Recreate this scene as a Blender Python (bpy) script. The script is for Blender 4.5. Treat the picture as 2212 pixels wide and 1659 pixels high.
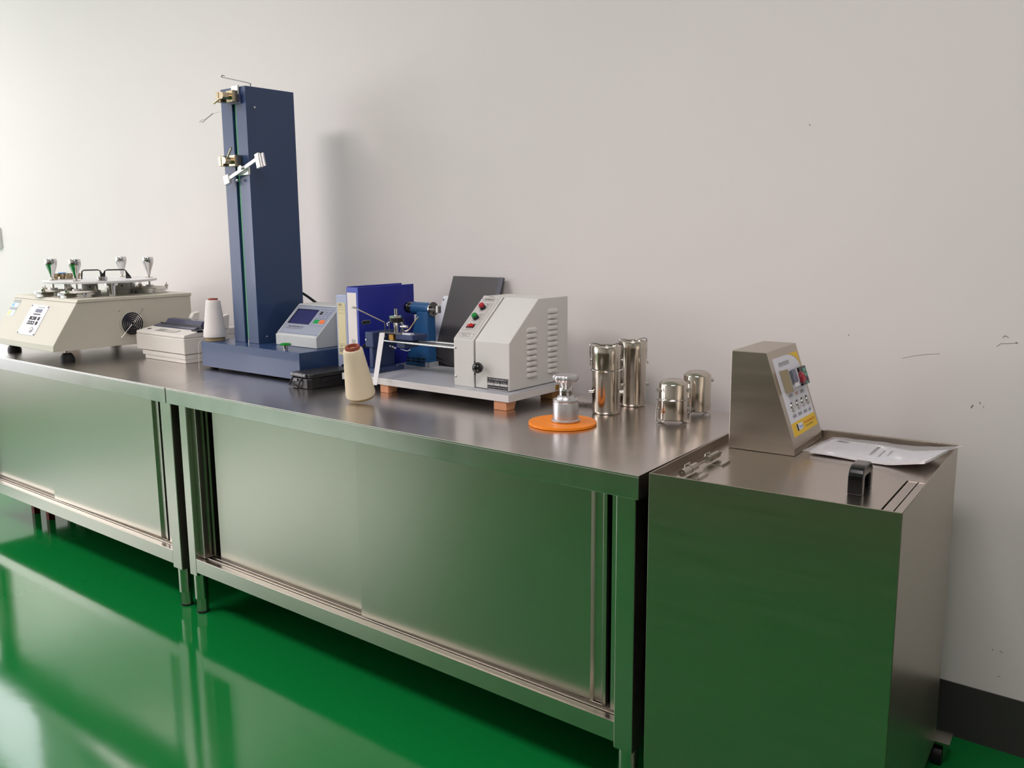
import bpy, bmesh, math, random
from mathutils import Vector, Matrix
random.seed(7)
for o in list(bpy.data.objects): bpy.data.objects.remove(o)
SC = bpy.context.scene
COL = SC.collection
V = Vector
PI = math.pi

# ------------------------------------------------------------------ camera
CAM_P = V((2.7076, -1.5521, 1.2961)); YAW, PITCH, ROLL, FPX = 0.6744, -0.1680, -0.0075, 1926.4
_f = V((-math.sin(YAW)*math.cos(PITCH), math.cos(YAW)*math.cos(PITCH), math.sin(PITCH)))
_r = V((math.cos(YAW), math.sin(YAW), 0)); _u = _r.cross(_f)
_r2 = _r*math.cos(ROLL) + _u*math.sin(ROLL); _u2 = -_r*math.sin(ROLL) + _u*math.cos(ROLL)
cam_d = bpy.data.cameras.new('camera'); cam = bpy.data.objects.new('camera', cam_d); COL.objects.link(cam)
cam_d.sensor_fit = 'HORIZONTAL'; cam_d.sensor_width = 36.0; cam_d.lens = FPX*36.0/2212.0
cam_d.clip_start = 0.02; cam_d.clip_end = 100
_m = Matrix((_r2, _u2, -_f)).transposed().to_4x4(); _m.translation = CAM_P
cam.matrix_world = _m
SC.camera = cam

# ------------------------------------------------------------------ view, world, large lights
SC.view_settings.view_transform = 'Standard'; SC.view_settings.look = 'None'
SC.view_settings.gamma = 1.0; SC.view_settings.use_curve_mapping = False
SC.view_settings.exposure = 0.0
world = bpy.data.worlds.new('world'); SC.world = world; world.use_nodes = True
_bg = world.node_tree.nodes['Background']; _bg.inputs[0].default_value = (0.86, 0.93, 1.0, 1); _bg.inputs[1].default_value = 1.6
LAMP_W = 21.0           # emission of the ceiling lamp diffusers
WINDOW_W = 62.0         # daylight through each window (watts)
ROOM = dict(x0=-4.6, x1=5.2, y0=-4.2, y1=0.8234, z1=3.0)
WINDOWS = [(-4.0, -2.8), (-2.3, -0.9), (-0.45, 0.5)]       # y ranges of the openings in the left wall
FRONT_WINDOW = (-4.4, -3.3)                  # x range of the opening in the wall behind the camera
for a, b in WINDOWS:
    ld = bpy.data.lights.new('window_daylight', 'AREA'); ld.shape = 'RECTANGLE'; ld.size = b-a; ld.size_y = 2.4
    ld.energy = WINDOW_W*(0.05 if b > 0 else 0.78 if b > -1 else 1.0); ld.color = (1.0, 0.93, 0.99)
    lo = bpy.data.objects.new('window_daylight', ld); COL.objects.link(lo)
    lo.location = (ROOM['x0']-0.12, (a+b)/2, 1.40); lo.rotation_euler = (0, -PI/2, 0)

BACK_WINDOW = (-4.55, -3.38, 0.95, 2.75)      # opening in the bench wall, left of the picture
ld = bpy.data.lights.new('window_daylight', 'AREA'); ld.shape = 'RECTANGLE'; ld.size = BACK_WINDOW[1]-BACK_WINDOW[0]; ld.size_y = BACK_WINDOW[3]-BACK_WINDOW[2]
ld.energy = WINDOW_W*0.42; ld.color = (0.97, 0.95, 0.99)
lo = bpy.data.objects.new('window_daylight', ld); COL.objects.link(lo)
lo.location = ((BACK_WINDOW[0]+BACK_WINDOW[1])/2, ROOM['y1']+0.12, (BACK_WINDOW[2]+BACK_WINDOW[3])/2); lo.rotation_euler = (PI/2, 0, PI)
ld = bpy.data.lights.new('window_daylight', 'AREA'); ld.shape = 'RECTANGLE'; ld.size = FRONT_WINDOW[1]-FRONT_WINDOW[0]; ld.size_y = 1.7
ld.energy = WINDOW_W*0.5; ld.color = (1.0, 0.93, 0.97)
lo = bpy.data.objects.new('window_daylight', ld); COL.objects.link(lo)
lo.location = ((FRONT_WINDOW[0]+FRONT_WINDOW[1])/2, ROOM['y0']-0.12, 1.75); lo.rotation_euler = (PI/2, 0, 0)

# ------------------------------------------------------------------ materials
def lin(c):
    return tuple(((v/255)/12.92 if v/255 <= 0.04045 else ((v/255+0.055)/1.055)**2.4) for v in c)
MATS = {}
def mat(name, rgb, rough=0.5, metal=0.0, var=0.0, vscale=8.0, bump=0.0, bscale=60.0, stretch=None, rvar=0.0,
        emit=None, estr=1.0, trans=0.0, spec=0.5, coat=0.0, alpha=1.0, ior=1.45, linear=False, bdist=0.001):
    m = bpy.data.materials.new(name); m.use_nodes = True; nt = m.node_tree; b = nt.nodes['Principled BSDF']
    c = rgb if linear else lin(rgb)
    b.inputs['Base Color'].default_value = (*c, 1); b.inputs['Roughness'].default_value = rough
    b.inputs['Metallic'].default_value = metal; b.inputs['Specular IOR Level'].default_value = spec
    b.inputs['Transmission Weight'].default_value = trans; b.inputs['Coat Weight'].default_value = coat
    b.inputs['Coat Roughness'].default_value = 0.06; b.inputs['Alpha'].default_value = alpha; b.inputs['IOR'].default_value = ior
    if emit:
        b.inputs['Emission Color'].default_value = (*lin(emit), 1); b.inputs['Emission Strength'].default_value = estr
    tc = nt.nodes.new('ShaderNodeTexCoord'); mp = nt.nodes.new('ShaderNodeMapping')
    nt.links.new(tc.outputs['Object'], mp.inputs['Vector'])
    if stretch: mp.inputs['Scale'].default_value = stretch
    if var or rvar:
        n = nt.nodes.new('ShaderNodeTexNoise'); n.inputs['Scale'].default_value = vscale; n.inputs['Detail'].default_value = 5
        nt.links.new(mp.outputs[0], n.inputs['Vector'])
        if var:
            mx = nt.nodes.new('ShaderNodeMix'); mx.data_type = 'RGBA'
            mx.inputs[6].default_value = (*[v*(1-var) for v in c], 1); mx.inputs[7].default_value = (*[min(1, v*(1+var)) for v in c], 1)
            nt.links.new(n.outputs['Fac'], mx.inputs[0]); nt.links.new(mx.outputs[2], b.inputs['Base Color'])
        if rvar:
            mr = nt.nodes.new('ShaderNodeMapRange'); mr.inputs['To Min'].default_value = max(0.02, rough-rvar); mr.inputs['To Max'].default_value = rough+rvar
            nt.links.new(n.outputs['Fac'], mr.inputs['Value']); nt.links.new(mr.outputs[0], b.inputs['Roughness'])
    if bump:
        n2 = nt.nodes.new('ShaderNodeTexNoise'); n2.inputs['Scale'].default_value = bscale; n2.inputs['Detail'].default_value = 3
        nt.links.new(mp.outputs[0], n2.inputs['Vector'])
        bp = nt.nodes.new('ShaderNodeBump'); bp.inputs['Strength'].default_value = bump; bp.inputs['Distance'].default_value = bdist
        nt.links.new(n2.outputs['Fac'], bp.inputs['Height']); nt.links.new(bp.outputs[0], b.inputs['Normal'])
    MATS[name] = m
    return m
mat('wall_paint', (222, 219, 215), 0.75, var=0.015, vscale=3, bump=0.08, bscale=90)
mat('added_partition_wood', (88, 78, 60), 0.5, var=0.15, vscale=6, stretch=(8, 1, 0.6))
mat('ceiling_paint', (235, 235, 232), 0.9)
mat('floor_epoxy', (12, 114, 50), 0.09, var=0.05, vscale=1.5, bump=0.035, bscale=14, bdist=0.004, rvar=0.04, spec=0.55)
mat('skirting', (62, 60, 59), 0.35, var=0.05)
mat('steel_h', (196, 190, 180), 0.26, 1.0, var=0.03, vscale=6, stretch=(0.6, 2, 2), rvar=0.03)
mat('steel_top', (206, 200, 196), 0.24, 1.0, var=0.12, vscale=5, stretch=(1.2, 1.0, 1), rvar=0.06)
mat('steel_door', (184, 180, 168), 0.29, 1.0, var=0.015, vscale=4, stretch=(0.5, 1, 1), rvar=0.02)
mat('steel_leg', (196, 192, 182), 0.2, 1.0, rvar=0.05)
mat('steel_bath', (184, 175, 162), 0.31, 1.0, var=0.08, vscale=6, stretch=(0.8, 0.8, 9), rvar=0.05)
mat('steel_deck', (196, 187, 178), 0.24, 1.0, var=0.06, vscale=8, stretch=(1, 6, 1), rvar=0.05)
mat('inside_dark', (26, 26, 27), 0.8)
mat('chrome', (205, 204, 202), 0.12, 1.0, rvar=0.04)
mat('can_steel', (196, 188, 176), 0.14, 1.0, var=0.05, vscale=5, stretch=(9, 9, 0.6), rvar=0.05)
mat('alu', (205, 205, 206), 0.38, 1.0, rvar=0.06)
mat('bright_plate', (232, 232, 230), 0.25, 0.6)
mat('brass_steel', (196, 180, 152), 0.24, 1.0)
mat('blue_paint', (41, 65, 104), 0.32, var=0.03, bump=0.05, bscale=300, coat=0.2)
mat('blue_post', (38, 88, 138), 0.34, var=0.04, bump=0.05, bscale=250)
mat('blue_dark', (44, 60, 98), 0.42, bump=0.05, bscale=250)
mat('cream_body', (197, 195, 178), 0.5, var=0.02, bump=0.05, bscale=300)
mat('cream_front', (218, 216, 206), 0.5, var=0.02)
mat('white_plate', (226, 226, 226), 0.35)
mat('felt', (226, 222, 210), 0.95, bump=0.2, bscale=300)
mat('printer_body', (214, 212, 203), 0.55, var=0.02, bump=0.08, bscale=500)
mat('printer_dark', (150, 150, 146), 0.5)
mat('smoke_cover', (92, 94, 118), 0.12, trans=0.35, ior=1.3)
mat('black_rubber', (22, 22, 24), 0.55)
mat('black_gloss', (10, 11, 13), 0.14, coat=0.5)
mat('black_plastic', (30, 31, 33), 0.34, bump=0.05, bscale=400)
mat('case_metal', (96, 97, 98), 0.3, 0.4)
mat('grey_board', (205, 204, 200), 0.42, var=0.02)
mat('board_top', (178, 181, 186), 0.28, var=0.03)
mat('housing_grey', (210, 211, 205), 0.42, var=0.015, bump=0.06, bscale=350)
mat('strip_metal', (206, 203, 200), 0.4, 0.25, rvar=0.05)
mat('wood', (196, 138, 100), 0.6, var=0.15, vscale=20, stretch=(1, 1, 0.2))
mat('wood_dark', (150, 110, 62), 0.6, var=0.15, vscale=20)
mat('black_panel', (74, 73, 74), 0.55, var=0.12, vscale=40, stretch=(6, 1, 0.5), bump=0.1, bscale=120)
mat('galvanised', (204, 210, 212), 0.35, 0.5, var=0.06, vscale=30)
mat('yarn_white', (236, 234, 228), 0.9, bump=0.6, bscale=30, stretch=(3, 3, 40), bdist=0.002)
mat('yarn_cream', (228, 216, 186), 0.9, bump=0.6, bscale=30, stretch=(3, 3, 40), bdist=0.002, var=0.03, vscale=30)
mat('tube_red', (150, 76, 60), 0.55, var=0.08)
mat('tube_tan', (170, 152, 110), 0.7, var=0.06)
mat('binder_blue', (38, 48, 150), 0.38, bump=0.03, bscale=200)
mat('binder_blue_lit', (64, 82, 178), 0.36)  # the cover's blue painted lighter, light from the front put into the colour
mat('folder_grey', (160, 172, 196), 0.35, var=0.02)
mat('paper', (232, 228, 222), 0.8, var=0.02, vscale=20)
mat('paper_yellow', (216, 208, 166), 0.75, var=0.03, vscale=25)
mat('print_grey', (120, 118, 112), 0.8)
mat('print_dark', (44, 44, 46), 0.7)
mat('print_white', (200, 200, 198), 0.7)
mat('print_orange', (226, 90, 30), 0.6)
mat('print_blue', (70, 140, 215), 0.6)
mat('panel_white', (222, 224, 232), 0.4)
mat('panel_yellow', (232, 192, 24), 0.45)
mat('ctrl_face', (154, 162, 176), 0.3)
mat('ctrl_line', (108, 122, 148), 0.4)
mat('ctrl_box', (192, 197, 194), 0.45, bump=0.04, bscale=300)
mat('screen_blue', (52, 55, 98), 0.2, emit=(70, 74, 120), estr=0.04)
mat('screen_frame', (34, 36, 52), 0.25)
mat('screen_lcd', (88, 94, 120), 0.2)
mat('key_green', (24, 150, 74), 0.4)
mat('key_orange', (232, 120, 60), 0.4)
mat('btn_green', (0, 130, 52), 0.25, coat=0.3)
mat('btn_red', (170, 16, 36), 0.25, coat=0.3)
mat('switch_red', (196, 24, 30), 0.25, coat=0.3)
mat('stop_red', (128, 20, 38), 0.3, coat=0.2)
mat('strip_green', (92, 166, 122), 0.35)
mat('knob_green', (20, 140, 42), 0.3)
mat('level_green', (150, 226, 30), 0.25)
mat('lcd_green', (58, 140, 118), 0.25)
mat('timer_shell', (196, 196, 206), 0.15, trans=0.25, ior=1.3)
mat('timer_tan', (150, 140, 112), 0.5)
mat('timer_dark', (58, 62, 74), 0.4)
mat('mat_orange', (244, 138, 16), 0.42, var=0.03)
mat('bag_film', (222, 225, 229), 0.3, alpha=0.3, bump=0.5, bscale=28, bdist=0.004, stretch=(1, 2.2, 1))
mat('wire_dark', (120, 118, 116), 0.3, 1.0)
mat('bag_paper', (246, 246, 246), 0.8, var=0.02, vscale=30)
mat('cord_black', (20, 20, 22), 0.5)
mat('bristle', (176, 168, 164), 0.6, metal=0.2)
mat('cup_card', (206, 190, 178), 0.7, var=0.05)
mat('cup_lid', (222, 214, 208), 0.5)
mat('frame_grey', (196, 196, 198), 0.5)
mat('red_plastic', (120, 34, 30), 0.5)
mat('grille_wire', (196, 196, 194), 0.2, 1.0)
mat('fan_dark', (30, 32, 38), 0.4)
mat('sticker', (198, 208, 206), 0.45)
mat('sticker_grey', (150, 158, 156), 0.45)
mat('sticker_blue', (110, 182, 224), 0.45)
mat('sticker_yellow', (214, 210, 120), 0.45)
mat('scuff', (128, 124, 120), 0.8)
mat('brass', (176, 132, 66), 0.35, 0.8)
mat('thread', (236, 236, 232), 0.9)
mat('lamp_glow', (255, 250, 240), 0.5, emit=(255, 240, 246), estr=LAMP_W)
mat('lamp_frame', (225, 225, 225), 0.4)
mat('window_frame', (230, 230, 230), 0.4)

# ------------------------------------------------------------------ mesh builder
class MB:
    def __init__(s, M=None): s.v = []; s.f = []; s.sm = []; s.M = M or Matrix()
    def _add(s, vs, fs, smooth):
        b = len(s.v); s.v += [s.M @ V(p) for p in vs]; s.f += [tuple(b+i for i in f) for f in fs]; s.sm += [smooth]*len(fs); return s
    def box(s, x0, x1, y0, y1, z0, z1):
        vs = [(x, y, z) for z in (z0, z1) for y in (y0, y1) for x in (x0, x1)]
        return s._add(vs, [(0,2,3,1), (4,5,7,6), (0,1,5,4), (2,6,7,3), (0,4,6,2), (1,3,7,5)], False)
    def prism(s, poly, axis, a, b, smooth=False):
        n = len(poly)
        def P(p, t): return {'x': (t, p[0], p[1]), 'y': (p[0], t, p[1]), 'z': (p[0], p[1], t)}[axis]
        vs = [P(p, a) for p in poly] + [P(p, b) for p in poly]
        s._add(vs, [tuple(range(n)), tuple(range(2*n-1, n-1, -1))], False)
        k = len(s.v)-2*n
        for i in range(n):
            j = (i+1) % n; s.f.append((k+i, k+n+i, k+n+j, k+j)); s.sm.append(smooth)
        return s
    def lathe(s, prof, seg=32, M=None, cap=True, wob=None):
        old = s.M
        if M is not None: s.M = old @ M
        n = len(prof); vs = []
        for i in range(seg):
            a = 2*PI*i/seg
            for j, (r, z) in enumerate(prof):
                rr = r*(wob(a, j) if wob else 1); vs.append((rr*math.cos(a), rr*math.sin(a), z))
        fs = []
        for i in range(seg):
            k = (i+1) % seg
            for j in range(n-1): fs.append((i*n+j, k*n+j, k*n+j+1, i*n+j+1))
        s._add(vs, fs, True)
        if cap:
            b = len(s.v)-len(vs)
            if prof[0][0] > 1e-6: s.f.append(tuple(b+i*n for i in range(seg-1, -1, -1))); s.sm.append(False)
            if prof[-1][0] > 1e-6: s.f.append(tuple(b+i*n+n-1 for i in range(seg))); s.sm.append(False)
        s.M = old; return s
    def cyl(s, c, r, z0, z1, seg=24, r2=None):
        return s.lathe([(r, z0), (r if r2 is None else r2, z1)], seg, Matrix.Translation((c[0], c[1], 0)))
    def rod(s, a, b, r, seg=12, r2=None):
        a, b = V(a), V(b); d = b-a
        M = Matrix.Translation(a) @ d.to_track_quat('Z', 'Y').to_matrix().to_4x4()
        return s.lathe([(r, 0), (r if r2 is None else r2, d.length)], seg, M)
    def tube(s, pts, r, seg=8, closed=False, round_=0):
        pts = [V(p) for p in pts]
        if round_: pts = smooth_path(pts, round_, closed)
        n = len(pts); vs = []; t0 = None; up = None
        for i, p in enumerate(pts):
            if closed: t = (pts[(i+1) % n]-pts[i-1]).normalized()
            else: t = (pts[min(i+1, n-1)]-pts[max(i-1, 0)]).normalized()
            if up is None: up = t.orthogonal().normalized()
            else: up = (up - t*up.dot(t)); up = up.normalized() if up.length > 1e-6 else t.orthogonal().normalized()
            w = t.cross(up)
            for k in range(seg):
                a = 2*PI*k/seg; vs.append(p + (up*math.cos(a)+w*math.sin(a))*r)
        fs = []
        for i in range(n if closed else n-1):
            j = (i+1) % n
            for k in range(seg): l = (k+1) % seg; fs.append((i*seg+k, i*seg+l, j*seg+l, j*seg+k))
        if not closed: fs += [tuple(range(seg-1, -1, -1)), tuple((n-1)*seg+k for k in range(seg))]
        return s._add(vs, fs, True)
    def sphere(s, c, r, seg=20, sz=1.0):
        n = seg//2
        return s.lathe([(max(1e-7, r*math.sin(PI*i/n)), -r*sz*math.cos(PI*i/n)) for i in range(n+1)], seg, Matrix.Translation(c), cap=False)
    def plate(s, pts, th):                       # closed outline in 3D, extruded by th along its normal
        pts = [V(p) for p in pts]; nrm = (pts[1]-pts[0]).cross(pts[2]-pts[1]).normalized(); n = len(pts)
        vs = pts + [p - nrm*th for p in pts]
        fs = [tuple(range(n)), tuple(range(2*n-1, n-1, -1))] + [((i+1) % n, i, n+i, n+(i+1) % n) for i in range(n)]
        return s._add(vs, fs, False)
    def build(s, name, material, parent=None, bevel=0.0, seg=2, label=None, origin=None):
        root = parent
        while root is not None and root.parent is not None: root = root.parent
        o = origin or (ORG.get(root.name, V()) if root else V())
        me = bpy.data.meshes.new(name); bm = bmesh.new()
        vs = [bm.verts.new(p - o) for p in s.v]; bm.verts.ensure_lookup_table()
        for f, sm in zip(s.f, s.sm):
            try:
                fc = bm.faces.new([vs[i] for i in f]); fc.smooth = sm
            except ValueError: pass
        bmesh.ops.remove_doubles(bm, verts=bm.verts, dist=1e-6)
        bmesh.ops.recalc_face_normals(bm, faces=bm.faces)
        if bevel:
            es = [e for e in bm.edges if len(e.link_faces) == 2 and e.calc_face_angle(0) > 0.6]
            bmesh.ops.bevel(bm, geom=es, offset=bevel, segments=seg, affect='EDGES', profile=0.5, clamp_overlap=True)
        for e in bm.edges:
            if len(e.link_faces) == 2 and e.calc_face_angle(0) > 0.65: e.smooth = False
        bm.to_mesh(me); bm.free()
        me.materials.append(MATS[material] if isinstance(material, str) else material)
        ob = bpy.data.objects.new(name, me); COL.objects.link(ob)
        if parent is not None: ob.parent = parent
        elif origin is not None: ob.location = origin
        if label: ob['label'] = label
        return ob
def smooth_path(pts, n, closed=False):
    out = []; m = len(pts)
    for i in range(m if closed else m-1):
        if closed: p0, p1, p2, p3 = pts[i-1], pts[i], pts[(i+1) % m], pts[(i+2) % m]
        else: p0, p1, p2, p3 = pts[max(i-1, 0)], pts[i], pts[i+1], pts[min(i+2, m-1)]
        for k in range(n):
            t = k/n; out.append(0.5*((2*p1) + (p2-p0)*t + (2*p0-5*p1+4*p2-p3)*t*t + (3*p1-p0-3*p2+p3)*t**3))
    if not closed: out.append(pts[-1])
    return out
ORG = {}
def thing(name, label, cat, loc, rotz=0.0, group=None, rot=None):
    o = bpy.data.objects.new(name, None); COL.objects.link(o); o.empty_display_size = 0.05
    o.location = loc; o.rotation_euler = rot or (0, 0, rotz); o['label'] = label; o['category'] = cat
    if group: o['group'] = group
    ORG[o.name] = V((0, 0, 0)) if (rotz or rot) else V(loc)       # rotated things are modelled in local coordinates
    return o
def tag(o, label, cat, group=None):
    o['label'] = label; o['category'] = cat
    if group: o['group'] = group
    return o
def struct(o): o['kind'] = 'structure'; return o
def copy_obj(o, parent=None, loc=None):
    c = o.copy(); COL.objects.link(c); c.parent = parent
    if loc is not None: c.location = loc
    return c
def copy_tree(o, parent=None):
    c = copy_obj(o, parent)
    for ch in list(o.children): copy_tree(ch, c)
    return c
def frame(o, ux, uv):                              # matrix of a plane: x along ux, y along uv, z along the normal
    ux = V(ux).normalized(); uv = V(uv); uz = ux.cross(uv).normalized(); uy = uz.cross(ux)
    M = Matrix((ux, uy, uz)).transposed().to_4x4(); M.translation = V(o); return M
def text(body, M, size, material, parent, name='lettering', width=None, label=None):
    cu = bpy.data.curves.new(name, 'FONT'); cu.body = body; cu.size = size; cu.align_x = 'CENTER'; cu.align_y = 'CENTER'
    cu.resolution_u = 2
    tmp = bpy.data.objects.new(name, cu); COL.objects.link(tmp)
    dg = bpy.context.evaluated_depsgraph_get(); dg.update()
    me = bpy.data.meshes.new_from_object(tmp.evaluated_get(dg))
    bpy.data.objects.remove(tmp); bpy.data.curves.remove(cu)
    xs = [v.co.x for v in me.vertices]
    if not xs: return None
    k = 1.0
    if width: k = width/max(1e-6, max(xs)-min(xs))
    root = parent
    while root.parent is not None: root = root.parent
    o = ORG.get(root.name, V())
    for v in me.vertices: v.co = (M @ V((v.co.x*k, v.co.y, 0.0))) - o
    me.materials.clear(); me.materials.append(MATS[material])
    ob = bpy.data.objects.new(name, me); COL.objects.link(ob); ob.parent = parent
    if label: ob['label'] = label
    return ob
def screw(p, n, r, material, parent, h=0.002, name='screw'):
    M = Matrix.Translation(V(p)) @ V(n).to_track_quat('Z', 'Y').to_matrix().to_4x4()
    return MB(M).lathe([(r, -h*0.3), (r, h*0.5), (r*0.6, h), (1e-6, h*1.1)], 12).build(name, material, parent)

# ------------------------------------------------------------------ the room
R = ROOM; X0, X1, Y0, Y1, Z1 = R['x0'], R['x1'], R['y0'], R['y1'], R['z1']
struct(MB().box(X0, X1, Y0, Y1, -0.1, 0).build('floor', 'floor_epoxy'))
struct(MB().box(X0, X1, Y0, Y1, Z1, Z1+0.1).build('ceiling', 'ceiling_paint'))
ba, bb, bz0, bz1 = BACK_WINDOW
wall_back = struct(MB().box(X0, ba, Y1, Y1+0.15, -0.1, Z1+0.1).box(bb, X1, Y1, Y1+0.15, -0.1, Z1+0.1).box(ba, bb, Y1, Y1+0.15, -0.1, bz0).box(ba, bb, Y1, Y1+0.15, bz1, Z1+0.1).build('wall_back', 'wall_paint'))
w = MB()
for x in (ba, bb-0.05): w.box(x, x+0.05, Y1+0.04, Y1+0.09, bz0, bz1)
w.box(ba, bb, Y1+0.04, Y1+0.09, bz0, bz0+0.05).box(ba, bb, Y1+0.04, Y1+0.09, bz1-0.05, bz1)
struct(w.build('window_5', 'window_frame'))
fa, fb = FRONT_WINDOW
struct(MB().box(X0, fa, Y0-0.15, Y0, -0.1, Z1+0.1).box(fb, X1, Y0-0.15, Y0, -0.1, Z1+0.1).box(fa, fb, Y0-0.15, Y0, -0.1, 0.9).box(fa, fb, Y0-0.15, Y0, 2.6, Z1+0.1).build('wall_front', 'wall_paint'))
w = MB()
for x in (fa, (fa+fb)/2-0.025, fb-0.05): w.box(x, x+0.05, Y0-0.09, Y0-0.04, 0.9, 2.6)
w.box(fa, fb, Y0-0.09, Y0-0.04, 0.9, 0.95).box(fa, fb, Y0-0.09, Y0-0.04, 2.55, 2.6)
struct(w.build('window_4', 'window_frame'))
struct(MB().box(-1.6, X1, -2.62, -2.52, 0, 1.0).build('added_partition', 'added_partition_wood'))  # unseen low partition, added so the steel fronts reflect brown
struct(MB().box(X1, X1+0.15, Y0-0.15, Y1+0.15, -0.1, Z1+0.1).build('wall_right', 'wall_paint'))
wl = MB(); ys = [Y0-0.15] + [v for w in WINDOWS for v in w] + [Y1+0.15]
for i in range(0, len(ys), 2): wl.box(X0-0.15, X0, ys[i], ys[i+1], -0.1, Z1+0.1)
for a, b in WINDOWS: wl.box(X0-0.15, X0, a, b, -0.1, 0.2).box(X0-0.15, X0, a, b, 2.6, Z1+0.1)
struct(wl.build('wall_left', 'wall_paint'))
for i, (a, b) in enumerate(WINDOWS):
    w = MB()
    for y in (a, (a+b)/2-0.025, b-0.05): w.box(X0-0.09, X0-0.04, y, y+0.05, 0.2, 2.6)
    w.box(X0-0.09, X0-0.04, a, b, 0.2, 0.25).box(X0-0.09, X0-0.04, a, b, 2.55, 2.6)
    struct(w.build('window_%d' % (i+1), 'window_frame'))
struct(MB().box(X0, X1, Y1-0.004, Y1, 0, 0.146).build('baseboard_back', 'skirting'))
def scuff(pts, r):
    MB().tube([(x, Y1-0.0002, z) for x, z in pts], r, 5).build('scuff_mark', 'scuff', wall_back)
for pts, r in [([(2.0805, 0.9738), (2.1056, 0.9817), (2.1305, 0.9872), (2.1678, 0.9925)], 0.0005),
               ([(2.2924, 1.019), (2.3006, 1.0273), (2.3182, 1.0286), (2.3326, 1.0307)], 0.0006),
               ([(2.3315, 1.0317), (2.3355, 1.0309)], 0.0018),
               ([(2.3035, 1.042), (2.308, 1.0467), (2.3161, 1.0428)], 0.0008),
               ([(2.248, 0.865), (2.2488, 0.8685), (2.2516, 0.8723)], 0.0013),
               ([(2.2653, 0.8819), (2.2677, 0.8765)], 0.0009),
               ([(2.275, 0.8739), (2.2745, 0.8669)], 0.0006),
               ([(2.3388, 0.26), (2.3409, 0.2594)], 0.0015),
               ([(2.3562, 0.2616), (2.3626, 0.2586)], 0.0008),
               ([(2.3562, 0.1935), (2.3622, 0.1955)], 0.0008),
               ([(1.8114, 1.5709), (1.8141, 1.566)], 0.0008),
               ([(1.9429, 1.0264), (1.9443, 1.0216)], 0.0008)]:
    scuff(pts, r)
for i, (lx, ly) in enumerate([(-3.7, -1.3), (-0.65, -1.3), (2.4, -1.3)]):
    t = thing('ceiling_lamp', 'white ceiling lamp panel ' + ('nearest the windows', 'over the blue column tester', 'over the water bath')[i], 'lamp', (lx, ly, Z1-0.05), group='ceiling lamps')
    MB().box(lx-0.62, lx+0.62, ly-0.32, ly+0.32, Z1-0.05, Z1-0.001).build('lamp_housing', 'lamp_frame', t)
    MB().box(lx-0.6, lx+0.6, ly-0.3, ly+0.3, Z1-0.056, Z1-0.05).build('diffuser', 'lamp_glow', t)

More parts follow.
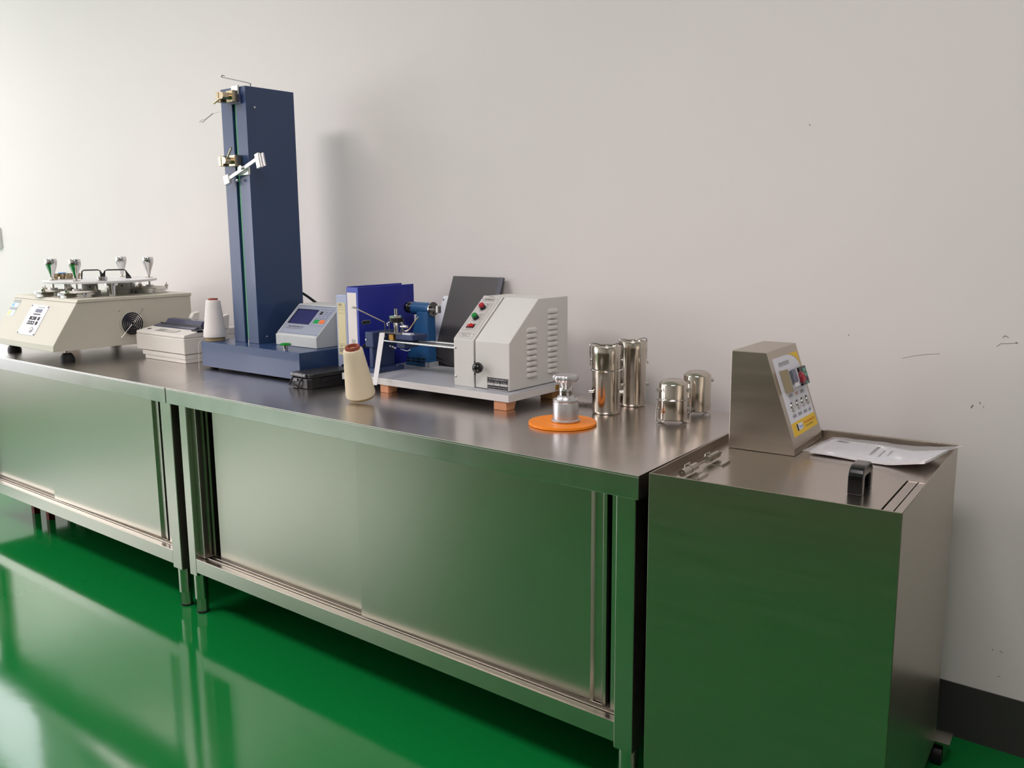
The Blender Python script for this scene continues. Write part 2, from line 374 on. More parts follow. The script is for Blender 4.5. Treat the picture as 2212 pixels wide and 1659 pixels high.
# ------------------------------------------------------------------ stainless benches
H, D, L = 0.80, 0.717, 1.80
def bench(x0, label, mirror, doors):
    t = thing('steel_bench', label, 'bench', (x0, 0, 0), group='stainless steel work benches')
    x1 = x0+L
    xb = x1-0.001-(0.0 if mirror else 0.0405)           # the right end runs parallel to the bath beside it
    MB().prism([(x0+0.001, 0), (x1-0.001, 0), (xb, D), (x0+0.001, D)], 'z', H-0.004, H).build('worktop', 'steel_top', t, bevel=0.001)
    MB().box(x0+0.001, x1-0.001, 0, 0.004, H-0.052, H-0.0041).build('front_apron', 'steel_top', t, bevel=0.0008)
    MB().box(x0+0.001, x0+0.004, 0.0045, D-0.005, H-0.052, H-0.0041).build('side_apron', 'steel_top', t)
    MB().prism([(x1-0.005, 0.0045), (x1-0.002, 0.0045), (xb-0.001, D-0.005), (xb-0.004, D-0.005)], 'z', H-0.052, H-0.0041).build('side_apron', 'steel_top', t)
    MB().box(x0+0.001, xb, D-0.004, D, H-0.052, H-0.0041).build('back_apron', 'steel_top', t)
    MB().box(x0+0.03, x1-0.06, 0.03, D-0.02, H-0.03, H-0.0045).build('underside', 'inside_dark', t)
    pl, pr = (x0+0.001, x0+0.043), (x1-0.080, x1-0.032)
    if mirror: pl, pr = (x0+0.03, x0+0.08), (x1-0.102, x1-0.046)
    for a, b in (pl, pr):
        MB().box(a, b, 0.042, 0.085, 0.140, H-0.01).build('post', 'steel_h', t, bevel=0.002)
        MB().box(a, b, D-0.06, D-0.02, 0.140, H-0.01).build('post', 'steel_h', t, bevel=0.002)
    a, b = pl[1], pr[0]
    # bottom rail with a door track on its ledge
    rl = MB().box(a-0.0005, b+0.0005, 0.0425, 0.0465, 0.154, 0.203).box(a, b, 0.0465, 0.066, 0.199, 0.203).box(a, b, 0.068, 0.071, 0.196, 0.206)
    rl.box(a, b, 0.084, 0.087, 0.196, 0.206).box(a, b, 0.100, 0.104, 0.19, 0.206).box(a, b, 0.066, 0.10, 0.19, 0.196)
    rl.build('bottom_rail', 'steel_h', t, bevel=0.0008)
    MB().box(a, b, 0.045, 0.105, H-0.068, H-0.0305).build('top_track', 'steel_h', t)
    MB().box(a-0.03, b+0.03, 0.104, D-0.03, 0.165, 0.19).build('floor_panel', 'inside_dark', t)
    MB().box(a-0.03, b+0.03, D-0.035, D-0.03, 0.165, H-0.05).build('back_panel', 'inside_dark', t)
    for s in (0, 1):
        xx = pl[0]+0.012 if s == 0 else pr[1]-0.016
        MB().box(xx, xx+0.004, 0.085, D-0.06, 0.15, H-0.05).build('side_panel', 'steel_h', t)
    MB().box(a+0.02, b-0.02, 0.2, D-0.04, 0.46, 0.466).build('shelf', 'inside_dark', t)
    for (dx0, dx1, dy, grip) in doors:
        tw_ = 0.008 if grip else 0.0
        d = MB().prism([(dx0, dy), (dx1, dy+tw_), (dx1, dy+tw_+0.012), (dx0, dy+0.012)], 'z', 0.206, H-0.035).build('sliding_door', 'steel_door', t, bevel=0.001)
        dy += tw_
        if grip:    # folded pull channel down the door's outer edge
            g0 = dx1; MB().prism([(g0, dy), (g0, dy+0.012), (g0+0.042, dy+0.012), (g0+0.042, dy+0.001), (g0+0.034, dy+0.001), (g0+0.026, dy+0.009), (g0+0.006, dy+0.009)],
                                 'z', 0.206, H-0.035).build('pull_channel', 'steel_door', d)
    for a_, b_ in (pl, pr):
        for yy in (0.069, D-0.045):
            cx = (a_+b_)/2
            lg = MB().cyl((cx, yy), 0.0235, 0.052, 0.16, 24).build('leg', 'steel_leg', t)
            MB().lathe([(0.0205, 0.006), (0.0212, 0.05), (0.0215, 0.053)], 8, Matrix.Translation((cx, yy, 0))).build('foot', 'steel_leg', lg)
            MB().cyl((cx, yy), 0.0215, 0.0, 0.0062, 16).build('foot_pad', 'black_rubber', lg)
    return t, pl, pr, a, b
t, pl, pr, a, b = bench(0.0, 'long stainless steel bench with sliding doors, beside the steel water bath', False,
                        [(0.122, 0.90, 0.0885, False), (0.845, 1.630, 0.073, True)])
# jamb strips seen in the open slots at both ends of the doors
MB().box(1.690, 1.712, 0.075, 0.095, 0.206, H-0.035).build('jamb', 'steel_h', t)
MB().box(0.078, 0.090, 0.092, 0.104, 0.206, H-0.035).build('jamb', 'steel_h', t)
MB().box(0.044, 0.070, 0.06, 0.30, 0.206, H-0.035).build('jamb', 'steel_h', t)
t, pl, pr, a, b = bench(-1.803, 'stainless steel bench with sliding doors under the cream abrasion tester and the printer', True,
                        [(-1.70, -1.00, 0.088, False), (-1.060, -0.240, 0.073, True)])
MB().box(-0.172, -0.152, 0.075, 0.095, 0.206, H-0.035).build('jamb', 'steel_h', t)

# ------------------------------------------------------------------ steel water bath (modelled in its own coordinates)
BX, BY, BTH, BZ, BW, BD = 1.8181, 0.0089, 0.0692, 0.8077, 0.4867, 0.600
bath = thing('water_bath', 'tall brushed steel water bath with a slanted control console, at the bench end', 'water bath', (BX, BY, 0), BTH)
DK = 0.790
b = MB().box(0, BW, 0, 0.0025, 0.07, BZ).box(BW-0.0025, BW, 0.0025, BD, 0.07, BZ).box(0, 0.0025, 0.0025, BD, 0.07, BZ).box(0, BW, BD-0.0025, BD, 0.07, BZ)
b.build('body', 'steel_bath', bath, bevel=0.0008)
MB().box(0.003, BW-0.003, 0.003, BD-0.003, 0.07, 0.075).build('bottom_panel', 'steel_bath', bath)
# rolled back rim with a small break, deck in three sheets
MB().box(0.19, 0.445, BD-0.005, BD+0.002, BZ-0.001, BZ+0.002).box(0.449, BW, BD-0.005, BD+0.002, BZ-0.001, BZ+0.002).build('back_rim', 'steel_bath', bath, bevel=0.0008)
MB().box(0.003, BW-0.003, 0.294, BD-0.003, DK-0.004, DK).build('deck', 'steel_deck', bath, bevel=0.0006)
MB().box(0.003, BW-0.003, 0.003, 0.293, DK-0.020, DK-0.016).build('tank_edge', 'inside_dark', bath)
MB().box(0.441, 0.459, 0.003, 0.293, DK-0.005, DK-0.001).box(0.461, BW-0.003, 0.003, 0.293, DK-0.005, DK-0.001).build('deck_strip', 'steel_deck', bath, bevel=0.0006)
MB().box(0.003, 0.030, 0.003, 0.293, DK-0.008, DK-0.004).build('deck_strip', 'steel_deck', bath)
lid = MB().box(0.031, 0.4385, 0.004, 0.2925, DK-0.008, DK+0.0005).build('lid', 'steel_deck', bath, bevel=0.001)
# black arch handle on the lid
hp = [(0.124, DK), (0.124, DK+0.030)] + [(0.150-0.026*math.cos(q*PI/12), DK+0.031+0.026*math.sin(q*PI/12)) for q in range(1, 7)] + [(0.182+0.026*math.sin(q*PI/12), DK+0.031+0.026*math.cos(q*PI/12)) for q in range(0, 6)] + [(0.208, DK+0.030), (0.208, DK),
      (0.190, DK), (0.190, DK+0.030), (0.186, DK+0.035), (0.148, DK+0.035), (0.143, DK+0.030), (0.143, DK)]
MB().prism(hp, 'x', 0.362, 0.390).build('handle', 'black_gloss', lid, bevel=0.0055, seg=3, label='black arched plastic handle')
# hinge: two barrels on a pin
hg = MB().tube([(0.050, 0.045, 0.803), (0.052, 0.262, 0.803)], 0.0022, 10).build('hinge_pin', 'steel_leg', bath)
for y0, y1, yr in ((0.050, 0.122, 0.088), (0.182, 0.245, 0.196)):
    MB().rod((0.0505, y0, 0.803), (0.0505, y1, 0.803), 0.0078, 20).build('hinge_barrel', 'steel_leg', hg)
    MB().rod((0.0505, yr, 0.803), (0.0505, yr+0.006, 0.803), 0.0086, 20).build('collar', 'steel_leg', hg)
    MB().tube([(0.046, yr-0.012, 0.809), (0.046, yr-0.012, 0.814), (0.046, yr+0.012, 0.814), (0.046, yr+0.012, 0.809)], 0.0016, 6).build('clip', 'steel_leg', hg)
    MB().box(0.056, 0.082, y0+0.012, y1-0.004, DK+0.0006, DK+0.0022).build('hinge_leaf', 'steel_leg', hg)
    MB().box(0.080, 0.083, y0+0.014, y1-0.010, DK+0.0006, DK+0.005).build('leaf_edge', 'steel_leg', hg)
# console
CY0, CY1 = 0.366, 0.581
con = MB().prism([(0.029, DK+0.0005), (0.186, DK+0.0005), (0.185, 0.8065), (0.111, 1.0225), (0.029, 1.0225)], 'y', CY0, CY1).build('console', 'steel_bath', bath, bevel=0.0015)
A0, A1 = V((0.1115, 0, 1.0215)), V((0.1848, 0, 0.8075))
sl = (A1-A0).normalized(); sn = V((-sl.z, 0, sl.x))
if sn.x < 0: sn = -sn
def cp(y, z, lift=0.0):                            # point on the console's slanted face at width y, height z
    k = (z-A0.z)/(A1.z-A0.z); return V((A0.x+(A1.x-A0.x)*k, y, z)) + sn*lift
def cbox(y0, y1, z0, z1, th, nm, m, par, lift=0.0, bevel=0.0):
    return MB().plate([cp(y0, z0, th+lift), cp(y1, z0, th+lift), cp(y1, z1, th+lift), cp(y0, z1, th+lift)], th).build(nm, m, par, bevel=bevel)
pan = cbox(0.388, 0.566, 0.8285, 1.0045, 0.0006, 'control_panel', 'panel_white', con)
cbox(0.388, 0.566, 0.8285, 0.858, 0.0004, 'yellow_band', 'panel_yellow', pan, 0.0006)
arc = [cp(0.4815 + 0.0845*math.sin(t_*PI/2/10), 1.0045 - 0.037*(1-math.cos(t_*PI/2/10)), 0.001) for t_ in range(11)]
MB().plate(arc + [cp(0.566, 1.0045, 0.001)], 0.0004).build('yellow_corner', 'panel_yellow', pan)
CF = lambda y, z, lift=0.0013: frame(cp(y, z, lift), (0, 1, 0), -sl)
text('耐洗色牢度试验机', CF(0.454, 0.987), 0.012, 'print_grey', con, width=0.074)
# timer: tan back plate, clear cover and dark dial window
cbox(0.410, 0.424, 0.924, 0.975, 0.016, 'timer_back', 'timer_tan', con, 0.001, 0.001)
cbox(0.424, 0.484, 0.9275, 0.972, 0.016, 'timer_cover', 'timer_shell', con, 0.001, 0.003)
cbox(0.427, 0.437, 0.938, 0.969, 0.0012, 'timer_side', 'timer_dark', con, 0.0171)
cbox(0.441, 0.468, 0.942, 0.970, 0.0012, 'timer_window', 'screen_lcd', con, 0.0171)
cbox(0.474, 0.480, 0.940, 0.969, 0.0012, 'timer_slot', 'frame_grey', con, 0.0171)
cbox(0.441, 0.470, 0.931, 0.939, 0.0012, 'timer_label', 'panel_white', con, 0.0171)
# temperature controller
tc_ = cbox(0.510, 0.562, 0.926, 0.968, 0.012, 'temperature_controller', 'black_plastic', con, 0.001, 0.001)
cbox(0.532, 0.557, 0.9545, 0.9635, 0.0006, 'digit_window', 'lcd_green', tc_, 0.0131)
cbox(0.532, 0.557, 0.9435, 0.9525, 0.0006, 'digit_window', 'lcd_green', tc_, 0.0131)
for q in range(4): cbox(0.532+q*0.0067, 0.536+q*0.0067, 0.934, 0.939, 0.0006, 'key', 'timer_dark', tc_, 0.0131)
cbox(0.532, 0.557, 0.9285, 0.9315, 0.0006, 'label_strip', 'lcd_green', tc_, 0.0131)
# red emergency stop
CM = lambda y, z: Matrix.Translation(cp(y, z)) @ sn.to_track_quat('Z', 'Y').to_matrix().to_4x4()
es_ = MB(CM(0.4935, 0.9455)).lathe([(0.009, 0), (0.009, 0.010), (0.0135, 0.013), (0.0150, 0.021), (0.013, 0.0245), (1e-6, 0.0250)], 24).build('stop_button', 'stop_red', con, label='red mushroom stop button')
MB(CM(0.4935, 0.9455)).lathe([(0.005, 0.0247), (0.008, 0.0262), (0.010, 0.0247)], 16, cap=False).build('arrow_ring', 'btn_red', es_)
for y_ in (0.426, 0.467, 0.504, 0.541):
    k = MB(CM(y_, 0.8915)).lathe([(0.0115, 0), (0.0115, 0.003), (0.010, 0.005), (0.0085, 0.005)], 24, cap=False).build('push_button', 'chrome', con)
    MB(CM(y_, 0.8915)).lathe([(0.0086, 0.0), (0.0086, 0.0045), (0.007, 0.0060), (1e-6, 0.0062)], 24).build('cap', 'alu', k)
for y_, z_, s_, c_ in ((0.439, 0.9150, '时间控制', 'print_dark'), (0.482, 0.9142, '急停', 'print_orange'), (0.523, 0.9135, '温度控制', 'print_dark'),
                       (0.426, 0.870, '电源启动', 'print_dark'), (0.465, 0.8695, '时间控制', 'print_dark'), (0.505, 0.869, '温度控制', 'print_dark'), (0.540, 0.868, '水循环', 'print_dark')):
    text(s_, CF(y_, z_), 0.0085, c_, con, width=0.026 if len(s_) == 4 else 0.018)
lg = cbox(0.418, 0.462, 0.8375, 0.8520, 0.0004, 'logo', 'panel_white', pan, 0.001)
cbox(0.418, 0.428, 0.8375, 0.8520, 0.0003, 'logo_block', 'print_dark', pan, 0.0014)
text('darong', CF(0.447, 0.8445, 0.0018), 0.010, 'print_blue', con, width=0.027)
text('温州大荣纺织仪器有限公司', CF(0.514, 0.8465), 0.0065, 'print_orange', con, width=0.080)
text('0577-8670 8670', CF(0.508, 0.8385), 0.0055, 'print_dark', con, width=0.054)
# caster at the back corner
for cx_, cy_ in ((0.489, 0.630), (0.03, 0.56), (0.03, 0.05), (0.45, 0.05)):
    ct = MB().box(cx_-0.03, cx_+0.03, cy_-0.03, cy_+0.03, 0.063, 0.070).build('caster', 'steel_leg', bath)
    MB().rod((cx_-0.013, cy_, 0.026), (cx_+0.013, cy_, 0.026), 0.026, 20).build('wheel', 'black_rubber', ct)
    MB().box(cx_-0.018, cx_-0.014, cy_-0.012, cy_+0.012, 0.02, 0.063).box(cx_+0.014, cx_+0.018, cy_-0.012, cy_+0.012, 0.02, 0.063).build('fork', 'steel_leg', ct)
    MB().plate([(cx_-0.012, cy_+0.02, 0.055), (cx_+0.012, cy_+0.02, 0.055), (cx_+0.014, cy_+0.055, 0.044), (cx_-0.014, cy_+0.055, 0.044)], 0.003).build('brake_pedal', 'steel_leg', ct)
# clear document bag lying on the deck
def bw(x, y, z): c_, s_ = math.cos(BTH), math.sin(BTH); return V((BX+x*c_-y*s_, BY+x*s_+y*c_, z))
bag = thing('document_bag', 'clear plastic sleeve of white papers lying on the water bath', 'document bag', bw(0.34, 0.45, 0.7905), 0)
def sheet(corners, nu, nv, zf, th, nm, m):
    mb = MB(); vs = []
    for s_ in (0, 1):
        for j in range(nv+1):
            for i in range(nu+1):
                u, w = i/nu, j/nv; c00, c10, c11, c01 = [V(c) for c in corners]
                p = (c00*(1-u)+c10*u)*(1-w) + (c01*(1-u)+c11*u)*w
                vs.append(bw(p.x, p.y, zf(u, w) - th*s_))
    N = (nu+1)*(nv+1); fs = []
    for j in range(nv):
        for i in range(nu):
            k = j*(nu+1)+i; fs += [(k, k+1, k+nu+2, k+nu+1), (N+k, N+k+nu+1, N+k+nu+2, N+k+1)]
    rim = [i for i in range(nu+1)] + [j*(nu+1)+nu for j in range(1, nv+1)] + [nv*(nu+1)+i for i in range(nu-1, -1, -1)] + [j*(nu+1) for j in range(nv-1, 0, -1)]
    for q in range(len(rim)): a_, b_ = rim[q], rim[(q+1) % len(rim)]; fs.append((b_, a_, N+a_, N+b_))
    mb._add(vs, fs, True); return mb.build(nm, m, bag)
rise = lambda u: max(0, u-0.70)/0.30
def mark(x0, x1, y0, y1):
    MB().plate([bw(x0, y0, 0.79985), bw(x1, y0, 0.79985), bw(x1, y1, 0.79985), bw(x0, y1, 0.79985)], 0.0003).build('printed_mark', 'print_grey', bag)
for q in ((0.236, 0.262, 0.528, 0.540), (0.330, 0.336, 0.440, 0.520), (0.350, 0.354, 0.430, 0.490), (0.366, 0.369, 0.450, 0.500)): mark(*q)
sheet([(0.208, 0.405), (0.455, 0.380), (0.478, 0.520), (0.222, 0.560)], 16, 8,
      lambda u, w: 0.7985 + 0.0145*rise(u)**1.2 + 0.001*math.sin(9*u+4*w), 0.0055, 'paper_stack', 'bag_paper')
sheet([(0.196, 0.388), (0.445, 0.368), (0.508, 0.575), (0.216, 0.572)], 26, 14,
      lambda u, w: 0.8005 + 0.0165*rise(u)**1.2 + 0.0012*math.sin(17*u+5*w)*math.sin(9*w+3*u) + 0.0006*math.sin(40*u+23*w), 0.0006, 'plastic_sleeve', 'bag_film')

# ------------------------------------------------------------------ yarn strength tester (blue column)
TX0, TX1, TY0, TY1, TZ = -0.290, 0.292, 0.325, 0.655, 0.9016
tw = thing('yarn_strength_tester', 'tall blue column tester on a blue base with green slot strip', 'tester', (0.0, 0.49, H))
MB().box(TX0, TX1, TY0, TY1, 0.809, TZ).build('base', 'blue_paint', tw, bevel=0.002)
for fx in (TX0+0.03, TX1-0.05):
    for fy in (TY0+0.03, TY1-0.05): MB().cyl((fx, fy), 0.016, H, 0.8095, 16).build('foot', 'black_rubber', tw)
CX0, CX1, CYF, CYB, CZT = -0.190, -0.041, 0.405, 0.614, 1.810
SX0, SX1 = -0.124, -0.101
MB().prism([(CX0, CYF), (SX0, CYF), (SX0, CYF+0.018), (SX1, CYF+0.018), (SX1, CYF), (CX1, CYF), (CX1, CYB), (CX0, CYB)], 'z', TZ, CZT).build('column', 'blue_paint', tw, bevel=0.0012)
MB().box(SX0+0.005, SX1-0.0005, CYF+0.008, CYF+0.0175, TZ+0.018, 1.775).build('slot_strip', 'strip_green', tw, label='green strip inside the column slot')
MB().rod((-0.112, CYF+0.009, TZ), (-0.112, CYF+0.009, TZ+0.018), 0.005, 12).build('slot_nut', 'chrome', tw)
screw((CX1, 0.440, 1.740), (1, 0, 0), 0.004, 'chrome', tw); screw((CX1, 0.440, 0.925), (1, 0, 0), 0.004, 'chrome', tw)
def clamp(z, xo, lever, nm):
    c = MB().box(xo-0.020, xo+0.020, 0.375, CYF-0.001, z-0.020, z+0.020).build(nm, 'brass_steel', tw, bevel=0.002)
    MB().rod((xo-0.004, 0.345, z), (xo-0.004, 0.378, z), 0.012, 20).build('screw_head', 'brass_steel', c)
    MB().box(xo-0.062, xo-0.046, 0.362, 0.395, z-0.018, z+0.018).build('jaw', 'brass_steel', c, bevel=0.0015)
    MB().box(xo-0.043, xo-0.034, 0.362, 0.395, z-0.018, z+0.018).build('jaw', 'brass_steel', c, bevel=0.0015)
    MB().box(xo-0.036, xo-0.018, 0.372, 0.392, z-0.007, z+0.007).build('jaw_stem', 'brass_steel', c)
    MB().tube([(xo-0.004, 0.356, z), (xo-0.004+lever[0], 0.350, z+lever[1])], 0.0035, 10).build('lever', 'brass_steel', c)
    return c
clamp(1.776, -0.094, (-0.052, -0.022), 'upper_clamp')
MB().box(-0.113, -0.072, 0.396, CYF-0.0005, 1.782, 1.816).build('clamp_plate', 'bright_plate', tw, bevel=0.003)
MB().box(-0.122, -0.062, 0.398, CYF-0.0005, 1.752, 1.782).build('clamp_back', 'blue_dark', tw)
c2 = clamp(1.556, -0.101, (0.043, 0.040), 'lower_clamp')
MB().box(-0.100, -0.036, 0.396, CYF-0.0005, 1.505, 1.536).build('clamp_plate', 'bright_plate', c2, bevel=0.002)
arm = MB(frame((-0.1285, 0.386, 1.499), (0.176, 0, 0.061), (-0.061, 0, 0.176))).box(0, 0.188, -0.0065, 0.0065, -0.0035, 0.0035).build('tension_arm', 'bright_plate', tw, bevel=0.001)
Ma = frame((-0.143, 0.380, 1.492), (0.97, 0, 0.24), (-0.24, 0, 0.97))
MB(Ma).box(-0.018, 0.016, -0.017, 0.017, -0.008, 0.004).build('arm_weight', 'bright_plate', arm, bevel=0.003)
Mb = frame((0.049, 0.380, 1.548), (0.97, 0, 0.24), (-0.24, 0, 0.97))
MB(Mb).box(-0.012, 0.012, -0.026, 0.026, -0.006, 0.006).build('arm_clip', 'bright_plate', arm, bevel=0.003)
MB(Mb).box(0.006, 0.024, -0.024, 0.022, -0.010, -0.005).build('arm_flag', 'alu', arm)
MB().rod((-0.052, 0.374, 1.530), (-0.052, 0.398, 1.530), 0.0075, 16).build('pivot', 'chrome', arm)
MB().sphere((-0.092, 0.388, 1.488), 0.0058).build('ball', 'chrome', arm)
MB().tube([(-0.024-0.02, 0.43, CZT-0.002), (-0.044, 0.43, 1.815), (-0.056, 0.43, 1.823), (-0.215, 0.43, 1.860)], 0.0017, 8, round_=3)\
    .tube([(-0.215, 0.43, 1.860), (-0.209, 0.43, 1.866), (-0.196, 0.43, 1.862)], 0.0016, 6).build('thread_guide', 'wire_dark', tw)
MB().tube([(CX0-0.001, 0.55, 1.7715), (-0.51, 0.575, 1.7705)], 0.0006, 6).tube([(-0.50, 0.575, 1.7705), (-0.575, 0.585, 1.752)], 0.0018, 8)\
    .tube([(-0.575, 0.585, 1.752), (-0.588, 0.585, 1.755), (-0.612, 0.585, 1.748)], 0.0014, 6).tube([(-0.575, 0.585, 1.752), (-0.585, 0.585, 1.745), (-0.597, 0.585, 1.746)], 0.0014, 6).build('thread_hook', 'wire_dark', tw)
# green emergency / start button
gb = MB().lathe([(0.008, TZ), (0.008, TZ+0.006), (0.0095, TZ+0.006), (0.0095, TZ+0.014)], 20, Matrix.Translation((0.172, 0.362, 0))).build('button_collar', 'chrome', tw)
MB(Matrix.Translation((0.172, 0.362, TZ))).lathe([(0.008, 0.014), (0.0195, 0.016), (0.0205, 0.019), (0.015, 0.022), (1e-6, 0.0235)], 24).build('push_button', 'knob_green', tw, label='green mushroom push button')
# control box
BX0, BX1, BYF, BYK, BYB = 0.022, 0.251, 0.433, 0.545, 0.640
cb = MB().prism([(BYF, TZ+0.0005), (BYF, 0.940), (BYK, 1.043), (BYB, 1.043), (BYB, TZ+0.0005)], 'x', BX0, BX1).build('control_box', 'ctrl_box', tw, bevel=0.002)
sv = V((0, BYK-BYF, 1.043-0.940)).normalized(); nv_ = V((0, -sv.z, sv.y))
def kp(x, y, lift=0.0): k = (y-BYF)/(BYK-BYF); return V((x, y, 0.940+(1.043-0.940)*k)) + nv_*lift
def kbox(x0, x1, y0, y1, th, nm, m, par, lift=0.0):
    return MB().plate([kp(x0, y0, th+lift), kp(x1, y0, th+lift), kp(x1, y1, th+lift), kp(x0, y1, th+lift)], th).build(nm, m, par)
KF = lambda x, y, lift=0.0012: frame(kp(x, y, lift), (1, 0, 0), sv)
fp = kbox(BX0+0.008, BX1-0.004, 0.439, 0.540, 0.0006, 'face_panel', 'ctrl_face', cb)
kbox(0.041, 0.161, 0.474, 0.5265, 0.0005, 'screen_frame', 'screen_frame', cb, 0.0006)
kbox(0.049, 0.160, 0.4755, 0.523, 0.0003, 'screen', 'screen_blue', cb, 0.0011)
lw = 0.0008
for x0, x1, y0, y1 in ((0.170, 0.240, 0.472, 0.472+lw), (0.170, 0.240, 0.5275, 0.5275+lw), (0.170, 0.170+lw, 0.472, 0.528), (0.240-lw, 0.240, 0.472, 0.528),
                       (BX0+0.010, BX1-0.006, 0.441, 0.441+lw), (BX0+0.010, BX1-0.006, 0.537, 0.538)):
    kbox(x0, x1, y0, y1, 0.0003, 'panel_line', 'ctrl_line', fp, 0.0006)
for r_ in range(2):
    for c_ in range(3):
        x_ = 0.184+c_*0.0205; y_ = 0.516-r_*0.0155
        kbox(x_-0.007, x_+0.007, y_-0.0055, y_+0.0055, 0.0006, 'key', 'print_dark' if (r_, c_) == (0, 0) else 'ctrl_line', cb, 0.0006)
        if (r_, c_) != (0, 0): kbox(x_-0.005, x_+0.005, y_-0.0038, y_+0.0038, 0.0004, 'key_face', 'ctrl_face', cb, 0.0012)
kbox(0.176, 0.202, 0.480, 0.4925, 0.0008, 'key', 'key_green', cb, 0.0006); kbox(0.207, 0.233, 0.480, 0.4925, 0.0008, 'key', 'key_orange', cb, 0.0006)
text('电子单纱强力仪', KF(0.103, 0.4635), 0.0078, 'print_dark', cb, width=0.084)
text('ELECTRONIC SINGLE YARN STRENGTH TESTER', KF(0.100, 0.4575), 0.0045, 'print_dark', cb, width=0.086)
for x_ in (BX0+0.006, BX1-0.006): screw(kp(x_, 0.4365), nv_, 0.0035, 'chrome', cb, 0.003)
cord = MB().tube([(-0.170, 0.616, 1.096), (-0.112, 0.660, 1.073), (-0.028, 0.662, 1.038), (0.050, 0.664, 1.000), (0.140, 0.668, 0.940), (0.215, 0.672, 0.850), (0.235, 0.675, 0.8058)], 0.0050, 10, round_=6).build('power_cord', 'cord_black', tw, label='black power cord behind the column')

# ------------------------------------------------------------------ yarn cones
def cone(name, label, loc, rot, r0, r1, hy, yarn, tip_r, tip_h, ribbed, base_h):
    t = thing(name, label, 'yarn cone', loc, rot=rot, group='yarn cones')
    MB().lathe([(r0*0.80, 0), (r0*0.86, 0.0), (r0*0.84, base_h+0.004)], 32, cap=True).build('cone_base', 'tube_tan', t, label='tan paper base of the cone')
    n = 10; pr = [(r0*0.80, base_h), (r0*0.985, base_h+0.001), (r0, base_h+0.006)]
    for i in range(1, n+1): k = i/n; pr.append((r0+(r1-r0)*k, base_h+0.006+(hy-base_h-0.010)*k))
    pr += [(r1*0.94, hy-0.001), (r1*0.80, hy), (tip_r*0.9, hy-0.001)]
    MB().lathe(pr, 48, cap=True).build('yarn_winding', yarn, t)
    w = (lambda a, j: 1+0.05*math.cos(a*15)) if ribbed else None
    MB().lathe([(tip_r*0.96, hy-0.004), (tip_r, hy+tip_h*0.6), (tip_r*0.95, hy+tip_h), (tip_r*0.72, hy+tip_h), (tip_r*0.66, hy-0.03)], 60 if ribbed else 24, cap=False, wob=w).build('cone_tip', 'tube_red', t, label='reddish brown cone tip')
    return t
c1 = cone('yarn_cone', 'white yarn cone standing on the corner of the blue tester base', (-0.283, 0.382, TZ+0.0005), (0, 0, 0.001), 0.0425, 0.0265, 0.152, 'yarn_white', 0.0185, 0.006, False, 0.012)
ax = V((0, 0, 1)).rotation_difference(V((-0.666*0.13+0.746*0.25, -0.746*0.13-0.666*0.25, 1)))
c2_ = cone('yarn_cone', 'cream yarn cone leaning in front of the winder', (0.7040, 0.2270, H+0.0112), ax.to_euler(), 0.0445, 0.0290, 0.158, 'yarn_cream', 0.0215, 0.009, True, 0.009)
th = MB().tube([(-0.318, 0.372, TZ+0.012), (-0.322, 0.352, TZ+0.004), (-0.300, 0.321, TZ-0.01), (-0.302, 0.320, 0.85), (-0.305, 0.319, 0.806), (-0.292, 0.312, 0.8012)], 0.0006, 5, round_=4)\
    .build('loose_thread', 'thread', None, origin=V((-0.29, 0.31, H)))
tag(th, 'loose white yarn end hanging off the blue base corner', 'thread')

# ------------------------------------------------------------------ abrasion tester (cream, left)
mt = thing('abrasion_tester', 'cream fabric abrasion tester with round white plate and steel weights', 'tester', (-1.13, 0.34, H))
MX0, MX1 = -1.420, -0.860
body = MB().prism([(0.034, 0.847), (0.036, 0.871), (0.141, 1.033), (0.644, 1.033), (0.644, 0.845)], 'x', MX0, MX1).build('body', 'cream_body', mt, bevel=0.002)
MB().prism([(0.139, 1.0335), (0.147, 1.046), (0.648, 1.046), (0.648, 1.0335)], 'x', MX0-0.003, MX1+0.003).build('top_plate', 'cream_body', mt, bevel=0.0015)
for fx, fy in ((-0.905, 0.108), (-1.400, 0.112), (-0.905, 0.56), (-1.385, 0.56)):
    f_ = MB().lathe([(0.027, H), (0.028, H+0.010), (0.024, H+0.021), (0.017, H+0.032), (0.011, H+0.034)], 24, Matrix.Translation((fx, fy, 0))).build('foot', 'black_rubber', mt)
    MB().cyl((fx, fy), 0.008, H+0.034, 0.849, 12).build('foot_bolt', 'chrome', f_)
ms = V((0, 0.141-0.036, 1.033-0.871)).normalized(); mn = V((0, -ms.z, ms.y))
def mp_(x, z, lift=0.0): k = (z-0.871)/(1.033-0.871); return V((x, 0.036+0.105*k, z)) + mn*lift
def mbox(x0, x1, z0, z1, th, nm, m, par, lift=0.0): return MB().plate([mp_(x0, z0, th+lift), mp_(x1, z0, th+lift), mp_(x1, z1, th+lift), mp_(x0, z1, th+lift)], th).build(nm, m, par)
mp1 = mbox(-1.214, -1.060, 0.8970, 1.0125, 0.002, 'control_panel', 'panel_white', mt)
mbox(-1.156, -1.100, 0.984, 0.997, 0.0008, 'display', 'screen_lcd', mp1, 0.002)
mbox(-1.160, -1.098, 0.975, 0.979, 0.0006, 'label_bar', 'print_dark', mp1, 0.002)
for r_ in range(2):
    for c_ in range(4):
        x_ = -1.166 + c_*0.021 + (0.010 if c_ == 3 else 0); z_ = 0.961-r_*0.0175
        k = mbox(x_-0.0085, x_+0.0085, z_-0.0065, z_+0.0065, 0.001, 'key', 'print_dark', mp1, 0.002)
        if (r_, c_) in ((0, 1), (1, 0), (1, 1), (1, 2)): mbox(x_-0.0035, x_+0.0035, z_-0.003, z_+0.003, 0.0006, 'key_mark', 'panel_white', mp1, 0.003)
